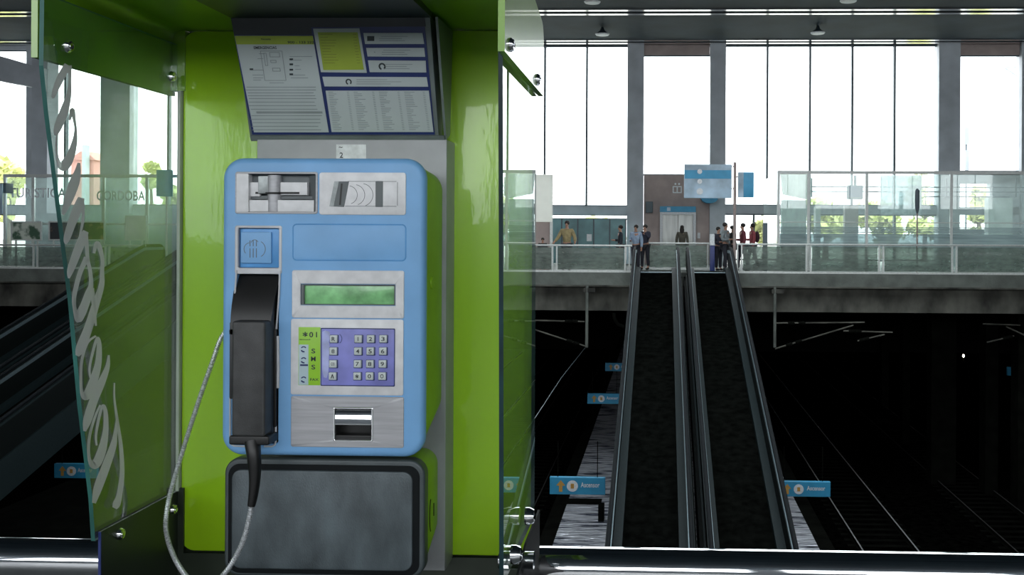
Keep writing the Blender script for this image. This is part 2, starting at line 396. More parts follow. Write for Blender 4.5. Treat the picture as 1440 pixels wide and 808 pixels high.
# street outside
st = struct('ground', MB().box(-140, 140, 52, 260, -1.2, -.6), M['ground'])
def crown_mesh(blobs, n=420, s=.35):
    mb = MB()
    for c, r in blobs:
        for _ in range(n//len(blobs)):
            d = Vector((random.gauss(0, 1), random.gauss(0, 1), random.gauss(0, 1))).normalized()*r*random.uniform(.55, 1.05)
            p = Vector(c)+Vector((d.x, d.y, d.z*.8)); u = Vector((random.gauss(0, 1), random.gauss(0, 1), random.gauss(0, 1))).normalized(); v = u.orthogonal().normalized()
            q = [mb.b.verts.new(p+u*a*s+v*b*s*.7) for a, b in ((-1, 0), (0, -1), (1, 0), (0, 1))]; mb.b.faces.new(q)
    return mb
def tree(px, top, Y, wpx, label):
    t = at(px, top, Y); W = wpx/F*Y/2; h = t.z+.8
    root = thing('tree', label, 'tree', (t.x, Y, -.6), 'trees outside the windows')
    obj('trunk', MB().tube([(t.x, Y, -.6), (t.x+.1, Y, -.6+h*.4), (t.x, Y, -.6+h*.75)], [.2, .15, .06], 8), M['bark'], root)
    bl = [((t.x+random.uniform(-.5, .5)*W, Y+random.uniform(-.5, .5)*W, max(.3, t.z-W*.8-random.uniform(0, 1)*max(.1, t.z-W)*.8)), W*.75) for _ in range(5)]
    c = obj('crown', crown_mesh(bl), M['leaf'], root, False); c['kind'] = 'stuff'
for a in ((12, 212, 64, 60, 'yellow-green tree outside the leftmost window'), (212, 208, 66, 22, 'tall thin tree seen through the booth glass right of the pillar'),
          (236, 224, 70, 30, 'low yellowish tree beside the blue sign behind the booth glass'), (95, 262, 60, 40, 'small tree in front of the red brick house'),
          (1075, 268, 62, 30, 'yellow tree outside between the blue sign and glass kiosk'), (1160, 268, 60, 60, 'bushy tree seen through the left bays of the glass kiosk'),
          (1240, 272, 62, 60, 'bushy tree seen through the middle bays of the glass kiosk'), (1375, 236, 70, 30, 'tree top at the bottom edge of the far right window'),
          (1300, 238, 72, 40, 'tree top just left of the right-hand pillar'), (850, 294, 62, 60, 'low shrub-like tree behind the teal partition')):
    tree(*a)
h0 = at(100, 216, 75); hx1 = at(132, 216, 75).x
hs = thing('brick_house', 'pink-red brick house with slim tower seen through the lettered glass', 'house', (h0.x, 75, -.6))
obj('wall', MB().box(h0.x, hx1, 75, 80, -.6, at(110, 225, 75).z), M['brick'], hs, False)
zz = at(110, 225, 75).z; obj('roof', MB().prism([(h0.x-.2, zz), (hx1+.2, zz), (hx1-.6, h0.z+.2), (h0.x+.8, h0.z+.2)], 'y', 74.9, 80), M['brick'], hs, False)
a, b, c, d = rect(118.5, 204, 123, 222, 74.6); obj('tower', MB().box(a, b, 74.3, 74.9, -.6, d), M['pillar'], hs, False)
# lamp posts outside the right window
for px, y0, lab in ((1360, 148, 'slim banner post outside the far right window, gap in its middle'), (1437, 152, 'banner post cut by the right frame edge outside the window')):
    q = at(px, y0, 56); ps = thing('banner_post', lab, 'post', (q.x, 56, -.6))
    obj('pole', MB().tube([(q.x, 56.12, -.6), (q.x, 56.12, q.z-.1)], .05), M['mull'], ps)
    z1 = at(px, 203, 56).z; z2 = at(px, 211, 56).z; z3 = at(px, 240, 56).z
    obj('banner', MB().box(q.x-.13, q.x+.13, 56, 56.04, z1, q.z), M['pillar'], ps, False)
    obj('banner', MB().box(q.x-.1, q.x+.12, 56, 56.04, z3, z2), M['pillar'], ps, False)
cr = thing('lamp_bracket', 'pale truss bracket outside at the upper right edge', 'bracket', at(1437, 200, 54))
e = at(1413, 93, 54)
for q0, q1 in (((1413, 93), (1445, 74)), ((1413, 94), (1445, 94)), ((1413, 95), (1445, 116)), ((1432, 82), (1436, 108))):
    obj('strut', MB().tube([at(*q0, 54), at(*q1, 54)], .055, 6), M['pillar'], cr)
obj('mast', MB().tube([at(1445, 60, 54), Vector((at(1445, 60, 54).x, 54, -.6))], .09, 8), M['pillar'], cr)

# ---------------------------------------------------------------- downlights
for px, py, lab in ((847, 48, 'round ceiling downlight left of the centre window'), (1150, 46.5, 'round ceiling downlight above the wide right windows'),
                    (833, 2.5, 'round ceiling downlight at the frame top, left one'), (1193, 2, 'round ceiling downlight at the frame top, right one')):
    Y = (CZ-.28-EYE)*F/(CY-py); q = at(px, py, Y)
    dl = thing('downlight', lab, 'lamp', (q.x, Y, CZ), 'ceiling downlights')
    obj('reflector', MB().tube([(q.x, Y, CZ+.02), (q.x, Y, CZ-.12), (q.x, Y, CZ-.27)], [.05, .1, .3], 16), M['ceil'], dl)
    obj('lens', MB().tube([(q.x, Y, CZ-.27), (q.x, Y, CZ-.32)], [.31, .27], 16), M['signwhite'], dl)

# ---------------------------------------------------------------- far railing
def railing(label, px0, px1, posts, Y=YE+.12, ztop=None):
    xa, xb = at(px0, 345, Y).x, at(px1, 345, Y).x; zt = ztop or at((px0+px1)/2, 344.5, Y).z
    r = thing('glass_railing', label, 'railing', ((xa+xb)/2, Y, 0))
    obj('top_rail', MB().tube([(xa, Y, zt), (xb, Y, zt)], .035, 8), M['post'], r)
    obj('base_rail', MB().box(xa, xb, Y-.04, Y+.04, 0, .07), M['post'], r, False)
    xs = [at(p, 365, Y).x for p in posts]
    for xp in xs:
        for s in (-.075, .075):
            obj('post', MB().box(xp+s-.025, xp+s+.025, Y-.03, Y+.03, .05, zt-.02), M['post'], r, False)
    ed = [xa]+xs+[xb]
    for p, q in zip(ed, ed[1:]):
        if q-p > .3: obj('glass_panel', MB().box(p+.12, q-.12, Y-.006, Y+.006, .1, zt-.07), M['rail_g'], r, False)
railing('glass railing along the far gallery, left of the moving ramps', 560, 889, (680, 780, 882))
railing('glass railing along the far gallery, right of the moving ramps', 1036, 1520, (1040, 1137, 1239, 1342, 1445))
railing('glass railing of the far gallery seen at the left edge and through the lettered glass', -60, 205, (-50, 50, 151, 200))
railing('glass railing of the far gallery hidden mostly behind the booth', 428, 556, (434, 500, 550))
railing('short glass railing beyond the top landing of the ramps', 907, 1003, (908, 998), YE+3.2, at(950, 342, YE+3.2).z)

# ---------------------------------------------------------------- kiosks of glass
def kiosk(label, px0, px1, top, posts, Y, deep=6):
    xa, xb = at(px0, 300, Y).x, at(px1, 300, Y).x; zt = at((px0+px1)/2, top, Y).z
    k = thing('glass_kiosk', label, 'kiosk', ((xa+xb)/2, Y, 0))
    obj('roof_rail', MB().box(xa, xb, Y, Y+.1, zt-.1, zt+.02), M['post'], k, False)
    xs = [at(p, 300, Y).x for p in posts]
    for xp in xs: obj('post', MB().box(xp-.05, xp+.05, Y, Y+.1, 0, zt-.1), M['post'], k, False)
    ed = sorted([xa, xb]+xs)
    for p, q in zip(ed, ed[1:]):
        if q-p > .3: obj('glass_panel', MB().box(p+.06, q-.06, Y+.03, Y+.05, .05, zt-.12), M['kiosk_g'], k, False)
    return k, xa, xb, zt
k, xa, xb, zt = kiosk('large glass kiosk with frosted striped band on the right of the gallery', 1093, 1500, 241, (1095, 1137, 1219, 1338), YK)
obj('side_glass', MB().box(xa-.02, xa, YK+.1, YK+5, .05, zt-.1), M['kiosk_g'], k, False)
for y0, y1 in [(329, 349)]+[(319.5+i*2.2, 321+i*2.2) for i in range(4)]:
    a, b, c, d = rect(1096, y0, 1500, y1, YK); obj('frosted_band', MB().box(a, b, YK+.015, YK+.025, c, d), M['frost'], k, False)
obj('transom', MB().box(xa, xb, YK+.01, YK+.05, at(1200, 312.5, YK).z-.015, at(1200, 312.5, YK).z+.015), M['post'], k, False)
for x0, y0, x1, y1, Y in ((1100, 281, 1134, 330, 40), (1147, 290, 1154, 345, 41)):
    a, b, c, d = rect(x0, y0, x1, y1, Y)
    tag(obj('cabinet', MB().box(a, b, Y, Y+.5, 0, d), M['whitepanel'], None, False), 'pale %s cabinet inside the glass kiosk' % ('wide' if x1-x0 > 20 else 'narrow'), 'cabinet')
a, b, c, d = rect(1098, 244, 1135, 280, 40.5); bl = MB()
A = bl.ring([(a, 40.5, d), (b, 40.5, d), (b, 40.5, c), (a+.1, 40.5, c+.2)]); B = bl.ring([(a, 40.8, d), (b, 40.8, d), (b, 40.8, c), (a+.1, 40.8, c+.2)]); bl.bridge(A, B); bl.cap(A); bl.cap(B)
a3, b3, c3, d3 = rect(1238, 246, 1296, 302, 40.6); tag(obj('banner', MB().box(a3, b3, 40.6, 40.63, c3, d3), M['frost'], None, False), 'wide translucent sheet hanging in the middle bay of the kiosk', 'banner')
tag(obj('banner', bl, M['fabric'], None, False), 'pale hanging banner with slanting hem inside the left bay of the kiosk', 'banner')
a, b, c, d = rect(1262, 244, 1300, 275, 40.5)
a, b, c, d = rect(1192, 260, 1214, 280, 41); mo = thing('hanging_screen', 'dark hanging screen inside the glass kiosk', 'screen', ((a+b)/2, 41, d))
obj('casing', MB().rbox(a, b, c, d, 41, 41.25, .05, .02), M['mull'], mo); obj('bracket', MB().box((a+b)/2-.05, (a+b)/2+.05, 41.05, 41.15, d, zt), M['mull'], mo, False)
obj('display', MB().box(a+.05, b-.05, 40.98, 41.01, c+.08, d-.05), M['navy'], mo, False)
a, b, c, d = rect(1188, 289, 1207, 345, 42); tag(obj('pillar_cladding', MB().box(a, b, 42, 42.4, 0, d), M['wallbrown'], None, False), 'brown column standing inside the glass kiosk', 'column')
a, b, c, d = rect(1390, 278, 1424, 345, 40); tag(obj('cupboard', MB().box(a, b, 40, 40.5, 0, d), M['whitepanel'], None, False), 'tall pale cupboard at the right end of the kiosk', 'cupboard')
# rails hanging in the kiosk
tr = MB()
for y, x0, x1 in ((263, 1140, 1440), (269.5, 1140, 1440), (276.5, 1300, 1420)):
    a, b, c, d = rect(x0, y-.8, x1, y+.8, 43); tr.box(a, b, 43, 43.08, c, d)
for px in (1142, 1240, 1332, 1430):
    q = at(px, 243, 43); tr.box(q.x-.03, q.x+.03, 43.09, 43.13, at(px, 277, 43).z, zt)
tag(obj('light_track', tr, M['mull'], None, False), 'thin dark lighting tracks hanging across the glass kiosk', 'track')
# dark mast in front of the kiosk
q = at(1290, 266, YK-1.2); mt = thing('ticket_mast', 'thin reddish mast with dark spindle head before the glass kiosk', 'mast', (q.x, YK-1.2, 0))
obj('pole', MB().tube([(q.x, YK-1.2, 0), (q.x, YK-1.2, at(1290, 300, YK-1.2).z)], .03, 8), M['wallbrown'], mt)
obj('head', MB().tube([(q.x, YK-1.2, at(1290, y, YK-1.2).z) for y in (300, 293, 280, 268, 265)], [.03, .08, .09, .08, .03], 10), M['mull'], mt)
# left kiosk with lettering and posters
YL = 38.0
k2, xa, xb, zt = kiosk('tourist office glass front with serif lettering at the left', 4, 470, 246, (6, 46, 145, 206, 300, 400), YL)
tl = MB()
for s, x0, x1, y in (('TURISTICA', 13, 93, 271), ('CORDOBA', 136, 204, 275)):
    a, b, c, d = rect(x0, y-7, x1, y+7, YL); text(tl, s, ((a+b)/2, YL-.005, (c+d)/2), d-c, width=b-a)
obj('lettering', tl, M['signwhite'], k2, False, 'pale serif capitals')
a, b, c, d = rect(14, 314, 470, 316.5, YL); obj('transom', MB().box(a, b, YL+.01, YL+.05, c, d), M['post'], k2, False)
a, b, c, d = rect(30, 300, 470, 312, YL+1); obj('counter_back', MB().box(a, b, YL+1.6, YL+1.8, 0, d), M['pillar'], k2, False)
for x0, x1, mm, lab in ((16, 59, 'poster1', 'white poster with green leafy pattern at the left edge'), (69, 148, 'poster2', 'dark poster with orange patch behind the lettered glass'), (176, 206, 'whitepanel', 'pale poster with dark marks seen through the booth glass')):
    a, b, c, d = rect(x0, 311 if x0 < 170 else 303, x1, 338, YL-.25)
    po = thing('poster_board', lab, 'poster', ((a+b)/2, YL-.25, 0)); obj('print', MB().box(a+.04, b-.04, YL-.27, YL-.24, c+.04, d-.04), M[mm], po, False)
    obj('frame', MB().frame((a, b, c, d), (a+.05, b-.05, c+.05, d-.05), YL-.29, YL-.22, .01, .01), M['post'], po, False)
    for xx in (a+.15, b-.2): obj('leg', MB().box(xx, xx+.05, YL-.26, YL-.21, 0, c+.02), M['post'], po, False)
a, b, c, d = rect(-1, 257, 8, 271, YL-.5); tag(obj('loudspeaker', MB().rbox(a, b, c, d, YL-.5, YL-.05, .03, .02), M['mull']), 'small dark box fixed on the tourist office front, at the left edge', 'speaker')
a, b, c, d = rect(-40, 258, 3, 300, YL-.8); si = thing('hanging_sign', 'blue and grey panel cut by the left edge', 'sign', ((a+b)/2, YL-.8, 0))
obj('panel', MB().box(a, b, YL-.8, YL-.75, c, d), M['signpale'], si, False); obj('post', MB().box(a, a+.1, YL-.74, YL-.66, 0, d), M['post'], si, False)
a, b, c, d = rect(220, 239, 243, 276, YL-.6); si = thing('round_sign', 'rounded turquoise sign seen through the booth glass', 'sign', ((a+b)/2, YL-.6, 0))
obj('panel', MB().prism([((a+b)/2+math.cos(t*math.pi/8)*(b-a)/2, YL-.6+math.sin(t*math.pi/8)*.15) for t in range(16)], 'z', c, d), M['signblue'], si)
obj('post', MB().tube([((a+b)/2, YL-.42, 0), ((a+b)/2, YL-.42, c+.5)], .04, 8), M['post'], si)

# ---------------------------------------------------------------- lift, signs, wall fittings
Yf = YW-.35
a, b, c, d = rect(928, 298, 978.5, 371, Yf)
lf = thing('lift', 'grey steel lift with turquoise header on the brown wall', 'lift', ((a+b)/2, Yf, 0))
obj('frame', MB().frame((a, b, -.0, d), (a+.12, b-.12, .02, d-.12), Yf, YW, .01, .01), M['trim'], lf, False)
hw = (b-a)/2
for s in (0, 1): obj('door', MB().box(a+.12+s*(hw-.12)+.01, a+hw+s*(hw-.12)-.01, Yf+.12, Yf+.16, .02, d-.12), M['liftsteel'], lf, False)
a, b, c, d2 = rect(928, 290, 978.5, 298, Yf); hd = obj('header', MB().box(a, b, Yf-.05, YW, d, d2), M['signblue'], lf, False)
a, b, c, d = rect(938, 291.5, 943, 296.5, Yf); obj('pictogram', MB().box(a, b, Yf-.06, Yf-.05, c, d), M['signpale'], hd, False)
a, b, c, d = rect(908, 283, 918, 299, Yf); tag(obj('wall_cabinet', MB().rbox(a, b, c, d, YW-.2, YW, .02, .02), M['mull']), 'dark cabinet on the brown wall left of the lift', 'cabinet')
a, b, c, d = rect(946, 261, 959, 271, Yf); pic = MB().frame((a, b, c, d), (a+.05, b-.05, c+.05, d-.05), YW-.04, YW-.01, .01, .01)
pic.box((a+b)/2-.03, (a+b)/2+.03, YW-.04, YW-.01, c+.05, d-.05)
for s in (.3, .7): pic.box(a+(b-a)*s-.04, a+(b-a)*s+.04, YW-.04, YW-.01, d+.05, d+.14)
tag(obj('lift_pictogram', pic, M['signwhite'], None, False), 'white lift pictogram on the brown wall', 'pictogram')
q = at(998, 278, YW-.8); a = at(986, 278, YW-.8).x; b = at(1010, 278, YW-.8).x; rx = (b-a)/2; rz = q.z-at(998, 285.5, YW-.8).z
tag(obj('dome_sign', MB().prism([(q.x+rx*math.cos(math.pi+t*math.pi/10), q.z+rz*math.sin(math.pi+t*math.pi/10)) for t in range(11)], 'y', YW-.8, YW-.02), M['signblue'], None, False), 'dark blue half-round shade below the large pale sign', 'sign')
a, b, c, d = rect(981, 327, 985, 335, Yf); tag(obj('call_panel', MB().box(a, b, YW-.06, YW, c, d), M['trim'], None, False), 'small pale call panel right of the lift', 'panel')
# big hanging sign with mast
Ys = 36.8; q = at(1033.5, 228, Ys)
sg = thing('sign_mast', 'brown mast carrying a large pale blue sign and a small turquoise one', 'sign', (q.x, Ys, 0))
obj('pole', MB().tube([(q.x, Ys, 0), (q.x, Ys, q.z)], .06, 10), M['wallbrown'], sg)
a, b, c, d = rect(962, 231, 1029, 278.5, Ys); pn = obj('large_panel', MB().rbox(a, b, c, d, Ys-.06, Ys+.04, .02, .01), M['signpale'], sg, label='large pale blue panel')
a2, b2, c2, d2 = rect(963, 239, 1028, 251, Ys-.1); obj('blue_stripe', MB().box(a2, b2, Ys-.07, Ys-.062, c2, d2), M['signblue'], pn, False)
for y in (241, 255, 269):
    cc = at(984, y, Ys-.08); r_ = .09 if y < 260 else .12
    obj('pictogram', MB().prism([(cc.x+r_*math.cos(t*math.pi/8), cc.z+r_*math.sin(t*math.pi/8)) for t in range(16)], 'y', Ys-.08, Ys-.07), M['signwhite'], pn, False)
for y in (234, 265): obj('arm', MB().box(b, q.x, Ys-.03, Ys+.03, at(1030, y, Ys).z-.02, at(1030, y, Ys).z+.02), M['wallbrown'], sg, False)
a, b, c, d = rect(1037.5, 242, 1060, 277.5, Ys); obj('small_panel', MB().rbox(a, b, c, d, Ys-.06, Ys+.04, .02, .01), M['signblue'], sg, label='small turquoise panel')
obj('pale_stripe', MB().box(a, a+(b-a)*.35, Ys-.07, Ys-.062, c, d), M['signpale'], sg, False)
obj('arm', MB().box(q.x, a, Ys-.03, Ys+.03, d-.2, d-.15), M['wallbrown'], sg, False)
# white-headed post
YB_ = YE+2.1; q = at(1001.5, 329, YB_); pt = thing('barrier_post', 'dark blue post with white head at the ramp landing', 'post', (q.x, YB_, 0))
obj('column', MB().rbox(q.x-.08, q.x+.1, 0, at(1001, 345, YB_).z, YB_-.05, YB_+.1, .02, .01), M['tray_e'], pt)
obj('head', MB().rbox(q.x-.09, q.x+.09, at(1001, 345, YB_).z, q.z, YB_-.07, YB_+.1, .03, .02), M['signwhite'], pt)
a, b, c, d = rect(1073.5, 313, 1079.5, 345, 38); tag(obj('ticket_column', MB().rbox(a, b, 0, d, 38, 38.3, .03, .02), M['mull']), 'dark waist-high machine column left of the glass kiosk', 'column')
# white box kiosk left
a, b, c, d = rect(751, 245, 777, 312, 38); lb = thing('light_box', 'tall white box stand beside the booth glass edge', 'stand', ((a+b)/2, 38, 0))
obj('white_casing', MB().rbox(a, b, c, d, 38, 38.08, .03, .02), M['fabric'], lb); obj('base', MB().box(a+.05, b-.1, 38.1, 38.5, 0, c), M['wallbrown'], lb, False)
obj('side_post', MB().box(b-.1, b, 38.02, 38.15, 0, c), M['post'], lb, False)

# ---------------------------------------------------------------- people
def skin_mesh(J, E, mtl, name, parent, root='pelvis'):
    names = list(J); me = bpy.data.meshes.new(name)
    me.from_pydata([J[n][0] for n in names], [(names.index(a), names.index(b)) for a, b in E], []); me.update()
    o = bpy.data.objects.new(name, me); COL.objects.link(o)
    md = o.modifiers.new('skin', 'SKIN'); md.use_smooth_shade = True
    for i, n in enumerate(names):
        r = J[n][1]; sv = me.skin_vertices[0].data[i]; sv.radius = r if isinstance(r, tuple) else (r, r); sv.use_root = (n == root)
    s2 = o.modifiers.new('sub', 'SUBSURF'); s2.levels = 1; s2.render_levels = 1
    em = evaluated_mesh(o); bpy.data.objects.remove(o)
    em.materials.clear(); em.materials.append(mtl)
    p = bpy.data.objects.new(name, em); COL.objects.link(p); p.parent = parent
    return p
def person(px, Y, h, face, label, top, bottom, arms=('down', 'down'), stride=.0, hair='short', coat=False, bag=None, lean=0, haircol=None):
    q = at(px, 380, Y); x = q.x
    root = thing('person', label, 'person', (0, 0, 0))
    k = h/1.75
    hipY = 0
    J = {'pelvis': ((0, 0, .95), (.145, .10)), 'waist': ((0, lean*.3, 1.12), (.13, .09)), 'chest': ((0, lean*.7, 1.33), (.165, .105)), 'neckb': ((0, lean, 1.47), (.07, .06)),
         'neck': ((0, lean*1.1, 1.53), .05), 'head': ((0, lean*1.2-.01, 1.62), (.072, .085)), 'crown': ((0, lean*1.2, 1.70), (.06, .075)), 'nose': ((0, lean*1.2-.105, 1.615), .014)}
    E = [('pelvis', 'waist'), ('waist', 'chest'), ('chest', 'neckb'), ('neckb', 'neck'), ('neck', 'head'), ('head', 'crown'), ('head', 'nose')]
    for s, n, pose, st in ((-1, 'L', arms[0], stride), (1, 'R', arms[1], -stride)):
        J['hip'+n] = ((s*.10, 0, .90), (.095, .10)); J['knee'+n] = ((s*.105, -st*.35-.01, .50), (.058, .06)); J['ank'+n] = ((s*.11, -st*.55+.02 if st > 0 else -st*.75, .09 if st >= 0 else .13), .042); J['toe'+n] = ((s*.12, J['ank'+n][0][1]-.17, .035), (.042, .03))
        E += [('pelvis', 'hip'+n), ('hip'+n, 'knee'+n), ('knee'+n, 'ank'+n), ('ank'+n, 'toe'+n)]
        sh = (s*.19, lean, 1.42)
        if pose == 'down': el, wr_ = (s*.24, lean+.02, 1.13), (s*.25, lean-.05, .88)
        elif pose == 'rail': el, wr_ = (s*.30, lean-.05, 1.17), (s*.36, lean-.26, 1.04)
        elif pose == 'bent': el, wr_ = (s*.24, lean+.03, 1.14), (s*.13, lean-.22, 1.15)
        elif pose == 'face': el, wr_ = (s*.25, lean-.12, 1.22), (s*.10, lean-.17, 1.47)
        else: el, wr_ = (s*.22, lean-.1, 1.15), (s*.22, lean-.3, 1.0)
        J['sh'+n] = (sh, (.065, .06)); J['el'+n] = (el, .045); J['wr'+n] = (wr_, .03)
        E += [('chest', 'sh'+n), ('sh'+n, 'el'+n), ('el'+n, 'wr'+n)]
        d = (Vector(wr_)-Vector(el)).normalized(); sd = d.cross(Vector((0, 1, .2))).normalized()
        J['palm'+n] = (tuple(Vector(wr_)+d*.07), (.035, .022)); E.append(('wr'+n, 'palm'+n))
        for i, (o_, l_) in enumerate(((-.027, .075), (-.009, .085), (.009, .08), (.027, .065))):
            a_ = Vector(wr_)+d*.10+sd*o_; b_ = a_+d*(l_*.5)+Vector((0, -.01, -.008)); J['f%d%s' % (i, n)] = (tuple(a_), .010); J['g%d%s' % (i, n)] = (tuple(b_), .008)
            E += [('palm'+n, 'f%d%s' % (i, n)), ('f%d%s' % (i, n), 'g%d%s' % (i, n))]
        t_ = Vector(wr_)+d*.06-sd*.045; J['th'+n] = (tuple(t_), .010); E.append(('wr'+n, 'th'+n))
    body = skin_mesh(J, E, M['skin'], 'body', root)
    def sub(keys, edges, grow, mtl, name, rt):
        JJ = {n: (J[n][0], tuple(r+grow for r in (J[n][1] if isinstance(J[n][1], tuple) else (J[n][1],)*2))) for n in keys}
        return skin_mesh(JJ, [e for e in E if e[0] in keys and e[1] in keys], mtl, name, root, rt)
    tk = ['pelvis', 'waist', 'chest', 'neckb']+[a+n for n in 'LR' for a in ('sh', 'el', 'wr')]
    sub(tk, E, .022, cloth(top), 'coat' if coat else 'top', 'pelvis')
    sub(['pelvis']+[a+n for n in 'LR' for a in ('hip', 'knee', 'ank')], E, .018, cloth(bottom), 'trousers', 'pelvis')
    sh = MB()
    for n in 'LR':
        a_ = J['ank'+n][0]; sh.ball((a_[0], a_[1]-.08, .045), .05, .135, .045, 10, 6)
    obj('shoes', sh, M['black'], root)
    hb = MB(); hy = lean*1.2
    hb.ball((0, hy+.02, 1.685), .088, .10, .085, 12, 8)
    if hair == 'long': hb.ball((0, hy+.06, 1.56), .10, .06, .17, 12, 8)
    if hair == 'cap': hb.ball((0, hy-.08, 1.70), .07, .09, .015, 10, 6)
    obj('hair', hb, haircol or M['hair'], root)
    if coat:
        cc = MB().tube([(0, 0, .98), (0, .01, .75), (0, .01, .55)], [.17, .20, .22], 14); obj('coat_skirt', cc, cloth(top), root)
    if bag == 'backpack': obj('backpack', MB().ball((0, lean+.19, 1.25), .14, .10, .22), cloth((.06, .02, .03)), root)
    root.scale = (k, k, k); root.rotation_euler = (0, 0, face); root.location = (x, Y, 0)
    return root
R = math.radians
person(763, YE+.75, 1.22, R(0), 'small dark-haired child behind the railing next to the booth glass', (.05, .05, .05), (.03, .035, .04), ('down', 'down'))
person(797, YE+.62, 1.84, R(-10), 'bearded man in open tan jacket with both hands on the railing', (.30, .24, .12), (.04, .05, .06), ('rail', 'rail'))
person(872, YE+4.2, 1.72, R(-80), 'person in dark top standing before the teal partition', (.02, .025, .035), (.03, .03, .04), ('bent', 'down'))
person(894, YE+2.3, 1.72, R(-20), 'person in light blue shirt standing at the head of the left ramp', (.28, .36, .48), (.02, .02, .03), ('bent', 'down'))
person(907, YE+2.9, 1.74, R(-30), 'person in dark top raising a hand to the face, left of the short railing', (.03, .03, .05), (.02, .02, .03), ('down', 'face'), .1)
person(959, YE+7.5, 1.75, R(170), 'person in long olive coat with long hair before the lift doors', (.10, .09, .07), (.05, .05, .04), hair='long', coat=True)
person(1010, YE+2.6, 1.66, R(40), 'dark clothed person just right of the white-headed post', (.03, .03, .045), (.02, .02, .03), ('bent', 'down'))
person(1020, YE+2.2, 1.82, R(60), 'person in pale grey shirt left of the brown sign mast', (.24, .27, .28), (.03, .03, .04), ('bent', 'down'), .15)
person(1030, YE+3.9, 1.72, R(60), 'dark figure half hidden behind the brown sign mast', (.04, .035, .035), (.02, .02, .03))
person(1044, YE+2.2, 1.80, R(-80), 'person in dark jacket and red top walking right of the sign mast', (.14, .03, .04), (.02, .02, .03), ('bent', 'down'), .3)
person(1057.5, YE+3.3, 1.80, R(-80), 'person in red top wearing a backpack, nearest the glass kiosk', (.33, .07, .08), (.03, .03, .04), ('bent', 'down'), .3, bag='backpack')
for px, lab in ((927, 'crumpled white bag behind the short railing'), (1068, 'white bag on the gallery floor by the walking people')):
    q = at(px, 366, YE+3.5)
    bm_ = MB().ball((q.x, YE+3.6, .16), .22, .15, .17, 10, 8)
    for v in bm_.b.verts: v.co += noise.noise_vector(v.co*4)*.06
    bm_.tube([(q.x-.06, YE+3.6, .28), (q.x-.04, YE+3.6, .40), (q.x+.04, YE+3.6, .40), (q.x+.06, YE+3.6, .28)], .012, 6)
    tag(obj('plastic_bag', bm_, M['signwhite']), lab, 'bag', 'white bags on the gallery floor')

# ---------------------------------------------------------------- moving ramps
SL = .303; YB = 12.0
def prof(y): return 0.0 if y >= YE else -SL*(YE-y)
def strip(mb, x0, x1, h0, h1, ys=None):
    ys = ys or [YE+1.4, YE+.05, YE-.6, YB, YB-.5, YB-2]
    rings = []
    for y in ys:
        b = max(prof(y), prof(YB)); rings.append(mb.ring([(x0, y, b+h0), (x1, y, b+h0), (x1, y, b+h1), (x0, y, b+h1)]))
    for a, c in zip(rings, rings[1:]): mb.bridge(a, c)
    mb.cap(rings[0]); mb.cap(rings[-1])
def make_ramp(xc, label, sd=1):
    r = thing('moving_ramp', label, 'moving walkway', (xc, YE, 0), 'moving ramps down to the platforms')
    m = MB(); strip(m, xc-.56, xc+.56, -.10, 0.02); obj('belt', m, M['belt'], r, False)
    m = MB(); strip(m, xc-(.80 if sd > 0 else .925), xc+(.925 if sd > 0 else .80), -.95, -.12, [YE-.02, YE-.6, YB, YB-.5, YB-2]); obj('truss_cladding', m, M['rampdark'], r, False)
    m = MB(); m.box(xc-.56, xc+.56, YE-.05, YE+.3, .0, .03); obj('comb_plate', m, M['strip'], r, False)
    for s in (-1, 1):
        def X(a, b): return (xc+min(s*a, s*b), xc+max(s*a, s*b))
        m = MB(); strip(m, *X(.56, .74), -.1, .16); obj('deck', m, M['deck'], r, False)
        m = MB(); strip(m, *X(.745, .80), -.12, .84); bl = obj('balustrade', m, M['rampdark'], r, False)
        m = MB(); strip(m, *X(.715, .74), .70, .80); obj('steel_strip', m, M['strip'], bl, False)
        # handrail with rounded newel at the top end
        xh = xc+s*.775; P = []
        P.append(Vector((xh, YE+1.1, .14)))
        for t in range(9):
            a_ = -math.pi/2+math.pi*t/8; P.append(Vector((xh, YE+1.2+.36*math.cos(a_), .52+.36*math.sin(a_))))
        P += [Vector((xh, YE+.6, .88)), Vector((xh, YE+.1, .87)), Vector((xh, YE-.6, prof(YE-.6)+.88)), Vector((xh, YB, prof(YB)+.88)), Vector((xh, YB-1, prof(YB)+.88))]
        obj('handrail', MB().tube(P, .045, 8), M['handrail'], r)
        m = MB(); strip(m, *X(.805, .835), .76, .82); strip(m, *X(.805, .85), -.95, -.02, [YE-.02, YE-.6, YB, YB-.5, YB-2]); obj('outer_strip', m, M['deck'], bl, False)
    return r
xA = (at(893, 355, YE+.6).x+at(953, 355, YE+.6).x)/2; xB = (at(966, 355, YE+.6).x+at(1028, 355, YE+.6).x)/2
make_ramp(xA, 'moving ramp going down from the far gallery, left of the central pair')
make_ramp(xB, 'moving ramp going down from the far gallery, right of the central pair', -1)
make_ramp(xA-17.9, 'dark moving ramp behind the lettered glass, farther left of that pair')
make_ramp(xB-17.9, 'dark moving ramp behind the lettered glass, nearer to the booth', -1)
